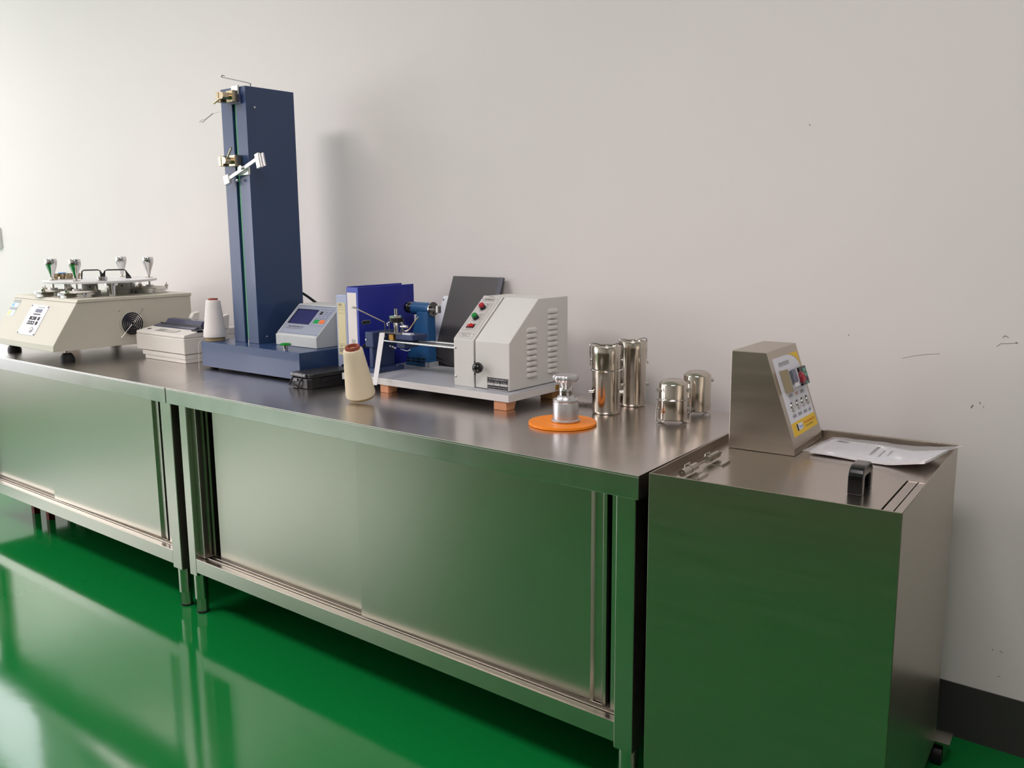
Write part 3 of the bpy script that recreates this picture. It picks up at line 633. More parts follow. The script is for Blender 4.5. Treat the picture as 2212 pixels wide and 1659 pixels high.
for c_ in range(6): mbox(-1.152+c_*0.011, -1.145+c_*0.011, 1.002, 1.006, 0.0005, 'lettering', 'sticker_grey', mp1, 0.002)
MB(Matrix.Translation(mp_(-1.106, 0.917, 0.002)) @ mn.to_track_quat('Z', 'Y').to_matrix().to_4x4()).lathe([(0.0125, 0), (0.0125, 0.004), (0.010, 0.006), (1e-6, 0.0062)], 20).build('push_button', 'chrome', mp1)
for x_, z_ in ((-1.209, 1.008), (-1.065, 1.008), (-1.209, 0.901), (-1.065, 0.901)): screw(mp_(x_, z_, 0.002), mn, 0.0035, 'print_dark', mp1, 0.0015)
st = mbox(-1.405, -1.338, 0.960, 1.026, 0.0008, 'sticker', 'sticker', mt)
mbox(-1.405, -1.338, 1.014, 1.026, 0.0004, 'sticker_band', 'sticker_grey', st, 0.0008); mbox(-1.405, -1.338, 0.985, 0.995, 0.0004, 'sticker_band', 'sticker_grey', st, 0.0008)
mbox(-1.400, -1.380, 0.998, 1.011, 0.0004, 'blue_mark', 'sticker_blue', st, 0.0008); mbox(-1.400, -1.380, 0.964, 0.980, 0.0004, 'yellow_mark', 'sticker_yellow', st, 0.0008)
# fan grille on the right side
FM = frame((MX1, 0.365, 0.934), (0, 1, 0), (0, 0, 1))
fan = MB(FM).lathe([(0.0515, 0.0005), (0.0515, 0.0025), (0.047, 0.003)], 40).build('fan_opening', 'fan_dark', mt)
for q in range(6):
    rr = 0.008+q*0.0078
    MB(FM).tube([(rr*math.cos(2*PI*i/36), rr*math.sin(2*PI*i/36), 0.006) for i in range(36)], 0.0015, 6, closed=True).build('grille_ring', 'grille_wire', fan)
MB(FM).tube([(0.050*math.cos(2*PI*i/40), 0.050*math.sin(2*PI*i/40), 0.003) for i in range(40)], 0.0022, 6, closed=True).build('grille_rim', 'cream_body', fan)
for sg in (1, -1): MB(FM).tube([(sg*0.003, sg*0.003, 0.007), (sg*0.052, sg*0.056, 0.003)], 0.0014, 6).build('grille_arm', 'grille_wire', fan)
for sx, sy in ((1, 1), (-1, -1), (-1, 1)): MB(FM).lathe([(0.003, 0), (0.003, 0.003), (1e-6, 0.0035)], 10, Matrix.Translation((sx*0.052, sy*0.056, 0))).build('screw', 'steel_leg', fan)
# upper mechanism: positions given sideways (lat) and away (dep) from the plate's centre as seen from the front right corner
PC = V((-1.115, 0.377, 0)); VA = 1.11; LT = V((math.cos(VA), math.sin(VA), 0)); DP = V((-math.sin(VA), math.cos(VA), 0))
at = lambda lat, dep, z: PC + LT*lat + DP*dep + V((0, 0, z))
plate_z0, plate_z1 = 1.102, 1.112
MB().lathe([(0.225, plate_z0), (0.227, plate_z0+0.003), (0.227, plate_z1-0.001), (0.225, plate_z1)], 72, Matrix.Translation((PC.x, PC.y, 0))).build('motion_plate', 'white_plate', mt)
stations = [(-0.186, -0.020), (-0.094, -0.165), (0.091, 0.165), (0.196, 0.020)]
for lat, dep in stations:
    p = at(lat, dep, 0); T_ = Matrix.Translation((p.x, p.y, 0))
    w = MB().lathe([(0.0075, 1.124), (0.009, 1.136), (0.0225, 1.176), (0.0235, 1.178), (0.0235, 1.199), (0.022, 1.202), (0.017, 1.202)], 28, T_).build('weight', 'chrome', mt, label='funnel shaped steel weight')
    MB().cyl((p.x, p.y), 0.0236, 1.188, 1.189, 28).build('weight_groove', 'fan_dark', w)
    MB().cyl((p.x, p.y), 0.0045, 1.064, 1.125, 12).build('spindle', 'steel_leg', w)
    MB().cyl((p.x, p.y), 0.017, plate_z1, plate_z1+0.003, 20).build('bearing_flange', 'steel_leg', w)
    dk = MB().lathe([(0.066, 1.046), (0.066, 1.056), (0.076, 1.057), (0.0765, 1.066), (0.072, 1.068)], 40, T_).build('abrading_table', 'chrome', mt)
    MB().cyl((p.x, p.y), 0.064, 1.068, 1.072, 36, 0.060).build('felt_pad', 'felt', dk)
    MB().cyl((p.x, p.y), 0.018, 1.072, 1.080, 20).build('specimen_head', 'alu', dk)
    for a_ in (0.4, 2.5, 4.6):
        q = V((p.x+0.070*math.cos(a_+YAW), p.y+0.070*math.sin(a_+YAW), 0))
        MB().lathe([(0.0035, 1.066), (0.008, 1.072), (0.008, 1.079), (0.002, 1.080), (0.002, 1.089), (1e-6, 1.090)], 10, Matrix.Translation((q.x, q.y, 0))).build('thumb_nut', 'steel_leg', dk)
for lat, dep in ((-0.135, 0.06), (0.036, -0.170), (0.126, 0.10)):
    p = at(lat, dep, 0)
    MB().lathe([(0.0165, 1.046), (0.0165, 1.090), (0.0265, 1.091), (0.0265, 1.1015)], 24, Matrix.Translation((p.x, p.y, 0))).build('pillar', 'chrome', mt)
for lat, dep in ((-0.045, 0.03), (0.082, 0.03)):
    p = at(lat, dep, 0)
    hd = MB().lathe([(0.042, 1.046), (0.042, 1.062), (0.032, 1.064), (0.032, 1.1015)], 28, Matrix.Translation((p.x, p.y, 0))).build('drive_hub', 'cream_front', mt)
    q = at(lat, dep-0.0318, 1.080); MB(Matrix.Translation(q) @ (-DP).to_track_quat('Z', 'Y').to_matrix().to_4x4()).lathe([(0.004, 0), (0.004, 0.0006)], 10).build('set_screw', 'fan_dark', hd)
for l0, l1 in ((-0.075, 0.004), (0.014, 0.106)):
    dep = 0.02 if l0 < 0 else -0.01; k = 1 if l0 < 0 else -1
    P = lambda lat, z, d_=0: at(lat, dep+d_, z)
    h_ = MB()
    h_.tube([P(l0, 1.112), P(l0+0.004, 1.146), P(l0+0.012, 1.150), P(l1-0.012, 1.150), P(l1-0.004, 1.146), P(l1, 1.112)], 0.0030, 8)
    h_.build('lift_handle', 'black_gloss', mt, label='black lifting handle on the plate')
    for e_, o_ in ((l0, -1), (l1, 1)):
        if (k == 1) == (o_ == 1) or k == -1:
            MB().plate([P(e_-0.004*o_, 1.148), P(e_-0.006*o_, 1.1125), P(e_+0.018*o_, 1.1125), P(e_+0.014*o_, 1.122)], 0.012).build('handle_foot', 'black_gloss', mt)
q = V((-1.205, 0.190, 0)); MB().rod((q.x-0.018, q.y, 1.0525), (q.x+0.018, q.y, 1.0525), 0.0062, 14).build('spirit_level', 'level_green', mt, label='small bright green spirit level')
for i, (lat, dep) in enumerate(((-0.180, 0.06), (-0.150, 0.08), (-0.122, 0.06), (-0.094, 0.085))):
    p = at(lat, dep, plate_z1+0.0005)
    r_ = MB(Matrix.Translation(p)).lathe([(0.012, 0), (0.014, 0.004), (0.012, 0.009), (0.0185, 0.011), (0.0185, 0.024), (0.015, 0.0245), (0.015, 0.018)], 24).build('specimen_holder', 'brass_steel', None, origin=p)
    tag(r_, 'small steel specimen holder cup in the row on the white plate', 'holder', 'specimen holders')
    if i == 1:
        MB(Matrix.Translation(p)).lathe([(0.016, 0.0245), (0.0165, 0.0265), (0.0155, 0.0275)], 20).build('cap', 'print_blue', r_, origin=p, label='light blue cap').location = (0, 0, 0)
        r_['label'] = 'small steel specimen holder with a light blue cap on the white plate'
p = at(0.004, -0.190, plate_z1+0.0005)
r_ = MB(Matrix.Translation(p)).lathe([(0.017, 0), (0.0205, 0.003), (0.0205, 0.016), (0.016, 0.0165), (0.016, 0.010)], 24).build('specimen_holder', 'chrome', None, origin=p)
tag(r_, 'lone steel specimen ring on the front edge of the white plate', 'holder', 'specimen holders')
# cardboard cup at the picture edge
cup = thing('card_cup', 'beige cardboard cup at the left picture edge behind the tester', 'cup', (-1.758, 0.520, H))
MB().lathe([(0.038, H), (0.0395, H+0.004), (0.044, H+0.098), (0.041, H+0.098), (0.037, H+0.006), (1e-6, H+0.006)], 28, Matrix.Translation((-1.758, 0.520, 0))).build('cup_body', 'cup_card', cup)
MB().lathe([(0.0452, H+0.090), (0.046, H+0.094), (0.0455, H+0.118), (0.041, H+0.120), (1e-6, H+0.120)], 28, Matrix.Translation((-1.758, 0.520, 0))).build('cup_lid', 'cup_lid', cup)
# notice frame on the far wall
fr = thing('wall_frame', 'small grey rimmed plate on the wall at the far left edge', 'wall plate', (-3.24, Y1, 1.22))
MB().box(-3.30, -3.176, Y1-0.018, Y1-0.0005, 1.226, 1.350).build('frame_back', 'white_plate', fr)
for x0, x1, z0, z1 in ((-3.30, -3.176, 1.226, 1.236), (-3.30, -3.176, 1.340, 1.350), (-3.19, -3.176, 1.236, 1.340), (-3.30, -3.288, 1.236, 1.340)):
    MB().box(x0, x1, Y1-0.024, Y1-0.018, z0, z1).build('frame_bar', 'frame_grey', fr)
# red stool under the left bench
rs = thing('red_stool', 'small red plastic stool in the dark under the left bench', 'stool', (-1.53, 0.30, 0))
for lx, ly in ((-1.61, 0.22), (-1.46, 0.22), (-1.61, 0.38), (-1.46, 0.38)): MB().prism([(lx-0.014, ly-0.014), (lx+0.014, ly-0.014), (lx+0.012, ly+0.014), (lx-0.012, ly+0.014)], 'z', 0, 0.115).build('leg', 'red_plastic', rs)
MB().box(-1.635, -1.435, 0.195, 0.405, 0.115, 0.132).build('seat', 'red_plastic', rs, bevel=0.006)

# ------------------------------------------------------------------ dot matrix printer
pn = thing('printer', 'off-white dot matrix printer between the cream tester and the blue column', 'printer', (-0.61, 0.47, H))
PX0, PX1, PY0, PY1 = -0.792, -0.436, 0.342, 0.600
MB().box(PX0+0.055, PX1-0.004, PY0+0.004, PY1-0.02, H+0.0005, 0.816).box(PX0+0.040, PX1-0.002, PY0+0.002, PY1-0.01, 0.816, 0.834).build('base', 'printer_body', pn, bevel=0.002)
MB().prism([(PY0, 0.836), (PY0, 0.899), (PY1, 0.899), (PY1, 0.836)], 'x', PX0, PX1).build('body', 'printer_body', pn, bevel=0.004)
ptop = MB().prism([(PY0+0.001, 0.8995), (PY0+0.003, 0.911), (PY0+0.075, 0.924), (PY1, 0.924), (PY1, 0.8995)], 'x', PX0+0.001, PX1-0.001).build('top_case', 'printer_body', pn, bevel=0.003)
pv = V((0, 0.072, 0.013)).normalized(); pnn = V((0, -pv.z, pv.y))
def pp(x, y, lift=0.0): return V((x, y, 0.911+0.013*(y-PY0-0.003)/0.072)) + pnn*lift
def pbox(x0, x1, y0, y1, th, nm, m, par, lift=0.0): return MB().plate([pp(x0, y0, th+lift), pp(x1, y0, th+lift), pp(x1, y1, th+lift), pp(x0, y1, th+lift)], th).build(nm, m, par)
op = pbox(-0.685, -0.535, PY0+0.022, PY0+0.052, 0.0006, 'operator_panel', 'printer_dark', ptop)
for q in range(4): pbox(-0.618+q*0.022, -0.603+q*0.022, PY0+0.026, PY0+0.046, 0.002, 'button', 'printer_body', ptop, 0.0006)
pbox(-0.758, -0.738, PY0+0.030, PY0+0.044, 0.0005, 'maker_mark', 'print_dark', ptop)
MB().box(PX1-0.040, PX1+0.001, PY0+0.060, PY0+0.085, 0.918, 0.926).build('paper_lever', 'black_plastic', pn)
MB().prism([(PY0+0.072, 0.924), (PY0+0.074, 0.927), (PY0+0.096, 0.934), (PY0+0.096, 0.9245)], 'x', PX0+0.016, PX1-0.045).build('front_cover', 'smoke_cover', pn)
MB().prism([(PY0+0.100, 0.9245), (PY0+0.102, 0.938), (PY0+0.115, 0.955), (PY0+0.140, 0.957), (PY0+0.158, 0.948), (PY0+0.164, 0.9245)], 'x', -0.735, -0.478).build('rear_cover', 'smoke_cover', pn)
MB().box(PX0+0.030, PX1-0.030, PY0+0.096, PY0+0.100, 0.9245, 0.940).build('tear_bar', 'case_metal', pn)
for x_ in (-0.668, -0.497, -0.456):
    MB().prism([(PY0+0.172, 0.9245), (PY0+0.168, 0.958), (PY0+0.180, 0.976), (PY0+0.206, 0.980), (PY0+0.200, 0.9245)], 'x', x_, x_+0.026).build('paper_guide', 'printer_body', pn, bevel=0.002)
MB().box(-0.458, -0.440, PY0+0.135, PY0+0.150, 0.9245, 0.950).build('tractor_tab', 'binder_blue_lit', pn, bevel=0.002)

# ------------------------------------------------------------------ black tool case
tcse = thing('tool_case', 'low black plastic tool case on the bench in front of the folders', 'case', (0.320, 0.262, H), math.radians(-3.5))
CW, CD, CH = 0.104, 0.183, 0.050
cs = MB().prism([(0.010, 0), (CW-0.010, 0), (CW, 0.012), (CW, CD-0.01), (CW-0.01, CD), (0.01, CD), (0, CD-0.01), (0, 0.012)], 'z', 0.0005, 0.034).build('lower_shell', 'black_plastic', tcse, bevel=0.003)
MB().prism([(0.004, 0.006), (CW-0.004, 0.006), (CW+0.001, 0.016), (CW+0.001, CD-0.006), (CW-0.006, CD+0.002), (0.006, CD+0.002), (-0.001, CD-0.006), (-0.001, 0.016)], 'z', 0.0345, CH).build('lid', 'black_plastic', tcse, bevel=0.004)
for x0, x1 in ((0.002, 0.018), (0.020, 0.068), (0.070, 0.084)): MB().rod((x0, 0.006, 0.0425), (x1, 0.006, 0.0425), 0.0072, 14).build('hinge_knuckle', 'case_metal', tcse)
for x_ in (0.006, 0.056): MB().tube([(x_+0.010, 0.002, 0.036), (x_+0.006, -0.006, 0.022), (x_-0.002, -0.009, 0.006)], 0.0028, 8, round_=4).build('handle_arm', 'black_plastic', tcse)
MB().tube([(0.003, -0.009, 0.006), (0.055, -0.009, 0.005)], 0.0030, 8).build('handle_bar', 'black_plastic', tcse)
MB().box(0.022, 0.044, -0.004, 0.001, 0.022, 0.032).build('latch', 'case_metal', tcse, bevel=0.001)
MB().box(CW-0.001, CW+0.004, 0.045, 0.075, 0.018, 0.034).build('latch', 'black_plastic', tcse, bevel=0.001)

# ------------------------------------------------------------------ folders
gf = thing('grey_folder', 'pale grey-blue box folder with a yellow spine label', 'folder', (0.362, 0.58, H))
GX0, GX1, GY0, GZ = 0.3325, 0.3900, 0.4575, 1.0925
MB().box(GX0, GX1, GY0, 0.700, H+0.0005, GZ).build('cover', 'folder_grey', gf, bevel=0.003)
lb = MB().box(GX0+0.008, GX1-0.010, GY0-0.0008, GY0-0.0001, 0.888, 1.066).build('spine_label', 'paper_yellow', gf)
FS = lambda x, z: frame((x, GY0-0.0010, z), (1, 0, 0), (0, 0, 1))
text('资料', FS(0.3555, 1.058), 0.010, 'print_dark', gf, width=0.018)
for z_ in (1.050, 1.030, 1.0415, 0.925, 0.920): MB().box(GX0+0.010, GX1-0.014, GY0-0.0011, GY0-0.0008, z_, z_+0.0007).build('label_line', 'print_grey', gf)
for q in range(9): MB().box(0.3435+q*0.003, 0.3435+q*0.003+(0.0018 if q % 3 else 0.001), GY0-0.0011, GY0-0.0008, 0.896, 0.911).build('bar', 'print_grey', gf)
text('编号', FS(0.3555, 0.917), 0.007, 'print_grey', gf, width=0.012)
MB(frame((0.362, GY0, 0.8405), (1, 0, 0), (0, 0, 1))).lathe([(0.0155, -0.001), (0.0155, 0.0008), (0.012, 0.001), (0.012, 0.0002)], 28, cap=False).build('finger_ring', 'chrome', gf)
MB(frame((0.362, GY0-0.0003, 0.8405), (1, 0, 0), (0, 0, 1))).lathe([(0.012, 0), (0.012, 0.0002)], 24).build('finger_hole', 'screen_frame', gf)
bf = thing('blue_binder', 'upright royal blue lever arch binder with a white spine label', 'binder', (0.421, 0.585, H))
QX0, QX1, QY0, QY1, QZ = 0.3925, 0.4495, 0.4540, 0.7170, 1.1200
MB().box(QX1-0.0035, QX1, QY0+0.002, QY1, H+0.0005, QZ).box(QX0, QX0+0.0035, QY0+0.002, QY1-0.006, H+0.0005, QZ+0.002).build('cover', 'binder_blue', bf, bevel=0.001)
MB().box(QX0, QX1, QY0, QY0+0.0035, H+0.0005, QZ).build('spine', 'binder_blue_lit', bf, bevel=0.001)
MB().box(QX0+0.005, QX1-0.018, QY0+0.02, QY1-0.02, H+0.006, QZ-0.022).build('paper_block', 'paper', bf)
MB().box(QX0+0.004, QX1-0.008, QY0-0.0010, QY0-0.0001, 0.850, QZ-0.018).build('spine_label', 'paper', bf)
text('III', frame((0.422, QY0-0.0013, 0.938), (1, 0, 0), (0, 0, 1)), 0.018, 'print_grey', bf, width=0.016)
for z_ in (1.002, 0.922):
    def stadium(r, hl, n=8): return [(hl+r*math.sin(PI*i/n), -r*math.cos(PI*i/n)) for i in range(n+1)] + [(-hl-r*math.sin(PI*i/n), r*math.cos(PI*i/n)) for i in range(n+1)]
    M_ = frame((QX1, 0.486, z_), (0, 1, 0), (0, 0, 1))
    s_ = MB(M_).prism(stadium(0.0072, 0.0125), 'z', 0.0002, 0.0016).build('rado_slot', 'steel_leg', bf, bevel=0.0004)
    MB(M_).prism(stadium(0.0048, 0.0122), 'z', 0.0016, 0.0019).build('slot_opening', 'print_dark', s_)

# ------------------------------------------------------------------ yarn winder on its board
WX0, WX1, WY0, WY1, WZ0, WZ1 = 0.463, 1.1655, 0.361, 0.664, 0.8255, 0.847
wd = thing('yarn_winder', 'grey yarn winder with louvred housing on a white board', 'winder', (0.81, 0.51, H))
MB().box(WX0, WX1, WY0, WY1, WZ0, WZ1-0.0015).build('base_board', 'grey_board', wd, bevel=0.0012)
MB().box(WX0+0.001, WX1-0.001, WY0+0.001, WY1-0.001, WZ1-0.0015, WZ1).build('board_sheet', 'board_top', wd)
for x_, y_, w_, m_ in ((0.640, WY0+0.004, 0.036, 'wood'), (1.108, WY0+0.004, 0.046, 'wood'), (0.640, WY1-0.05, 0.036, 'wood_dark'), (1.106, WY1-0.075, 0.046, 'wood_dark')):
    MB().prism([(y_, WZ0-0.0002), (y_, H+0.0005), (y_+0.036, H+0.0005), (y_+0.046, WZ0-0.0002)], 'x', x_, x_+w_).build('block', m_, wd, bevel=0.0008)
MB().box(WX1-0.0005, WX1+0.004, 0.585, 0.600, WZ0+0.004, WZ1-0.002).build('brass_tab', 'brass', wd)
HX0, HXS, HX1, HY0, HYK, HYB, HZK, HZT = 0.926, 1.006, 1.1365, 0.400, 0.541, 0.690, 0.987, 1.105
prof = [(HY0, WZ1), (HY0, HZK), (HYK, HZT), (HYB-0.03, HZT), (HYB-0.03, WZ1)]
MB().prism(prof, 'x', HX0, HXS-0.002).build('gear_case', 'housing_grey', wd, bevel=0.0015)
MB().prism([(HY0+0.002, WZ1+0.0015), (HY0+0.002, HZK), (HYK, HZT), (HYB, HZT), (HYB, WZ1+0.0015)], 'x', HXS+0.002, HX1).build('motor_cover', 'housing_grey', wd, bevel=0.002)
MB().prism([(HY0+0.006, WZ1+0.002), (HY0+0.006, HZK-0.002), (HYK, HZT-0.004), (HYB-0.035, HZT-0.004), (HYB-0.035, WZ1+0.002)], 'x', HXS-0.003, HXS+0.003).build('seam', 'inside_dark', wd)
MB().box(HXS-0.0026, HXS+0.0026, HY0+0.001, HY0+0.004, 0.886, 0.925).build('lever_slot', 'inside_dark', wd)
wv = V((0, HYK-HY0, HZT-HZK)).normalized(); wn = V((0, -wv.z, wv.y))
def wp(x, y, lift=0.0): return V((x, y, HZK+(HZT-HZK)*(y-HY0)/(HYK-HY0))) + wn*lift
def wbox(x0, x1, y0, y1, th, nm, m, par, lift=0.0, bevel=0.0): return MB().plate([wp(x0, y0, th+lift), wp(x1, y0, th+lift), wp(x1, y1, th+lift), wp(x0, y1, th+lift)], th).build(nm, m, par, bevel=bevel)
WF = lambda x, y, lift=0.0015: frame(wp(x, y, lift), (1, 0, 0), wv)
sp = wbox(HX0+0.001, 0.9965, HY0+0.002, HYK+0.001, 0.001, 'control_strip', 'strip_metal', wd)
def outline(x0, x1, y0, y1):
    w_ = 0.0006
    for q in ((x0, x1, y0, y0+w_), (x0, x1, y1-w_, y1), (x0, x0+w_, y0, y1), (x1-w_, x1, y0, y1)): wbox(*q, 0.0002, 'panel_line', 'print_grey', sp, 0.001)
outline(0.934, 0.982, 0.428, 0.5165); outline(0.939, 0.980, 0.5225, 0.5345); outline(0.939, 0.980, 0.4085, 0.4215)
text('YG381', WF(0.960, 0.5385), 0.0062, 'print_dark', wd, width=0.022)
text('摇黑板机', WF(0.9595, 0.5285), 0.0085, 'print_dark', wd, width=0.036)
text('Sample Yarn\nWinder', WF(0.9595, 0.4150), 0.0062, 'print_grey', wd, width=0.034)
for y_, s_ in ((0.5125, '停 止'), (0.4800, '启 动'), (0.4490, '电 源')): text(s_, WF(0.967, y_), 0.0065, 'print_grey', wd, width=0.014)
for y_, s_ in ((0.4920, 'stop'), (0.4590, 'start'), (0.4320, 'power')): text(s_, WF(0.956, y_), 0.007, 'print_grey', wd, width=0.017)
WM = lambda x, y: Matrix.Translation(wp(x, y, 0.001)) @ wn.to_track_quat('Z', 'Y').to_matrix().to_4x4()
for y_, m_, l_ in ((0.5010, 'btn_red', 'red push button'), (0.4680, 'btn_green', 'green push button')):
    k = MB(WM(0.957, y_)).lathe([(0.0098, 0), (0.0098, 0.0085), (0.0090, 0.0095)], 24).build('button_collar', 'black_plastic', wd)
    MB(WM(0.957, y_)).lathe([(0.0090, 0.009), (0.0090, 0.0145), (0.0078, 0.016), (1e-6, 0.0162)], 24).build('push_button', m_, k, label=l_)
sw = wbox(0.9435, 0.9725, 0.4355, 0.4475, 0.002, 'rocker_switch', 'black_plastic', wd, 0.001, 0.0008)
MW = WF(0.958, 0.4415, 0.003)
MB(MW).prism([(-0.0115, 0), (0.0115, 0), (0.0115, 0.0018), (0.002, 0.0075), (-0.0005, 0.0030), (-0.0115, 0.0015)], 'y', -0.0045, 0.0045).build('rocker', 'switch_red', sw, label='red switch rocker')
for x_, y_ in ((0.9315, 0.5295), (0.9875, 0.5295), (0.9320, 0.4160), (0.9885, 0.4160)): screw(wp(x_, y_, 0.001), wn, 0.0034, 'chrome', wd, 0.0022)
for z_ in (0.9605, 0.8745): screw((0.9325, HY0, z_), (0, -1, 0), 0.0036, 'chrome', wd, 0.0024)
MB().rod((1.036, HY0+0.002, 0.9115), (1.036, HY0-0.010, 0.9115), 0.004, 12).build('knob_stem', 'chrome', wd)
MB().sphere((1.036, HY0-0.020, 0.9115), 0.0165, 28).build('ball_knob', 'black_gloss', wd, label='black ball knob')
npl = MB().box(1.0535, 1.1335, HY0+0.0005, HY0+0.0020, 0.8482, 0.8855).build('nameplate', 'strip_metal', wd)
NY = HY0+0.0005
MB().prism([(1.0575, 0.8505), (1.1295, 0.8505), (1.1315, 0.8535), (1.1315, 0.8805), (1.1285, 0.8835), (1.0585, 0.8835), (1.0555, 0.8805), (1.0555, 0.8535)], 'y', NY-0.0004, NY).build('black_field', 'print_dark', npl)
for x0, x1 in ((1.0565, 1.0795), (1.0815, 1.1020), (1.1040, 1.1305)): MB().box(x0, x1, NY-0.0008, NY-0.0004, 0.8612, 0.8680).build('blank_field', 'print_white', npl)
NF = lambda x, z: frame((x, NY-0.0008, z), (1, 0, 0), (0, 0, 1))
text('常州三丰仪器科技有限公司', NF(1.0935, 0.8785), 0.0055, 'print_white', wd, width=0.066)
for x_, s_ in ((1.068, '型号 Type'), (1.092, '编号 No.'), (1.117, '出厂日期 Date')): text(s_, NF(x_, 0.8712), 0.0038, 'print_white', wd, width=0.020)
text('电话 0519-86620333  传真 0519-86623333', NF(1.0935, 0.8555), 0.0040, 'print_white', wd, width=0.070)
for x_, z_ in ((1.0555, 0.8500), (1.1315, 0.8500), (1.0555, 0.8838), (1.1315, 0.8838)): screw((x_, NY, z_), (0, -1, 0), 0.0013, 'print_dark', npl, 0.0008)
# louvres: a pressed hood, one mesh shared by all
lv = MB(); pf = [(0.0, 0.0125), (0.0040, 0.0112), (0.0068, 0.0075), (0.0075, 0.0030), (0.0072, 0.0)]
rows = [(0.0, 0.15, 0.0), (0.003, 0.62, 0.0), (0.009, 1.0, 0.0), (0.041, 1.0, 0.0)]
vs = []
for y_, k, _ in rows:
    for x_, z_ in pf: vs.append((x_*k, y_, z_*(0.55+0.45*k)))
    vs.append((0.0, y_, 0.0))
fs = []
for i in range(3):
    for j in range(4): fs.append((i*6+j, i*6+j+1, (i+1)*6+j+1, (i+1)*6+j))
    fs.append((i*6+4, i*6+5, (i+1)*6+5, (i+1)*6+4))
fs += [tuple(range(6)), tuple(18+j for j in range(5, -1, -1))]
lv._add(vs, fs, False)
lo_ = None
for y_, z_top, dz, n in ((0.4820, 1.0160, 0.01655, 9), (0.5855, 1.0640, 0.01640, 12)):
    for i in range(n):
        p = V((HX1-0.0003, y_, z_top-i*dz-0.004))
        if lo_ is None:
            lo_ = lv.build('louvre', 'housing_grey', wd, origin=V((0, 0, 0))); lo_.location = p-ORG[wd.name]
        else: copy_obj(lo_, wd, p-ORG[wd.name])
# guide rods, stand and carriage
RZ = 0.951
MB().rod((0.524, 0.452, RZ), (HX0+0.001, 0.452, RZ), 0.0038, 16).build('guide_rod', 'chrome', wd)
MB().rod((0.524, 0.522, RZ), (HX0+0.001, 0.522, RZ), 0.0032, 16).build('guide_rod', 'chrome', wd)
MB().box(0.545, HX0+0.001, 0.470, 0.506, RZ-0.006, RZ-0.001).build('rod_plate', 'case_metal', wd)
sd = MB().box(0.506, 0.545, 0.428, 0.535, 0.928, 0.979).box(0.520, 0.538, 0.432, 0.530, 0.860, 0.929).build('rod_stand', 'blue_dark', wd, bevel=0.003)
MB().box(0.500, 0.572, 0.414, 0.540, WZ1, WZ1+0.014).build('stand_base', 'blue_dark', sd, bevel=0.0015)
screw((0.512, 0.428, 0.952), (0, -1, 0), 0.0042, 'chrome', sd, 0.003)
for q in ((0.507, 0.424, WZ1+0.014), (0.558, 0.520, WZ1+0.014)): screw(q, (0, 0, 1), 0.004, 'chrome', sd, 0.003)
screw((0.545, 0.478, 0.960), (1, 0, 0), 0.005, 'chrome', sd, 0.003)
cr = MB().box(0.612, 0.690, 0.464, 0.534, 0.957, 0.975).build('carriage', 'blue_dark', wd, bevel=0.002)
MB().box(0.616, 0.655, 0.464, 0.526, 0.930, 0.946).build('carriage_lower', 'blue_dark', cr, bevel=0.002)
MB().box(0.586, 0.606, 0.460, 0.500, 0.955, 0.972).build('brass_block', 'brass', cr)
for x_, z_ in ((0.594, 0.953), (0.606, 0.951), (0.590, 0.934), (0.602, 0.932), (0.612, 0.929)): MB().sphere((x_, 0.462, z_), 0.0042, 12).build('screw_head', 'chrome', cr)
MB().box(0.640, 0.678, 0.466, 0.484, 0.975, 0.979).build('white_pad', 'panel_white', cr)
MB().box(0.545, 0.640, 0.462, 0.482, 0.974, 0.979).build('bracket_bar', 'case_metal', cr)
MB().lathe([(0.0085, 0.975), (0.0075, 0.990), (0.0105, 1.006), (0.0125, 1.011)], 20, Matrix.Translation((0.603, 0.478, 0))).build('tension_post', 'chrome', cr)
MB().lathe([(0.018, 1.011), (0.0225, 1.0115), (0.0225, 1.026), (0.019, 1.0265)], 28, Matrix.Translation((0.603, 0.478, 0)), wob=lambda a, j: 1+0.02*math.cos(24*a)).build('tension_knob', 'black_rubber', cr)
MB().lathe([(0.0215, 1.0265), (0.0220, 1.0335), (0.019, 1.0345)], 6, Matrix.Translation((0.603, 0.478, 0))).build('tension_nut', 'chrome', cr)
MB().cyl((0.603, 0.478), 0.0052, 1.034, 1.056, 12).build('tension_pin', 'chrome', cr)
MB().tube([(0.553, 0.474, 0.976), (0.556, 0.472, 1.003), (0.556, 0.470, 1.009), (0.466, 0.432, 1.0525)], 0.0021, 8).tube([(0.466, 0.432, 1.0525), (0.450, 0.425, 1.055)], 0.0013, 6).tube([(0.468, 0.433, 1.0520), (0.466, 0.430, 1.0570), (0.456, 0.425, 1.0590)], 0.0013, 6).build('thread_guide', 'steel_leg', cr)
MB().tube([(0.570, 0.478, 0.978), (0.570, 0.478, 1.004), (0.566, 0.478, 1.011), (0.561, 0.478, 1.004), (0.563, 0.478, 0.998)], 0.0017, 6, round_=3).build('wire_eye', 'chrome', cr)
MB().tube([(0.622, 0.478, 0.976), (0.632, 0.478, 1.002), (0.628, 0.478, 1.012), (0.622, 0.478, 1.008)], 0.0022, 8, round_=3).tube([(0.634, 0.478, 0.978), (0.637, 0.478, 1.024)], 0.0018, 6).build('wire_eye', 'chrome', cr)
MB().rod((0.634, 0.470, 1.000), (0.661, 0.470, 1.0005), 0.0050, 14).build('thumb_screw', 'chrome', cr)
MB().tube([(0.645, 0.474, 0.986), (0.664, 0.474, 0.991), (0.708, 0.474, 1.034)], 0.0024, 8, round_=3).build('stop_lever', 'brass_steel', cr)
MB().tube([(0.654, 0.445, 0.930), (0.684, 0.445, 0.927), (0.699, 0.445, 0.932)], 0.0014, 6).build('lower_wire', 'chrome', cr)
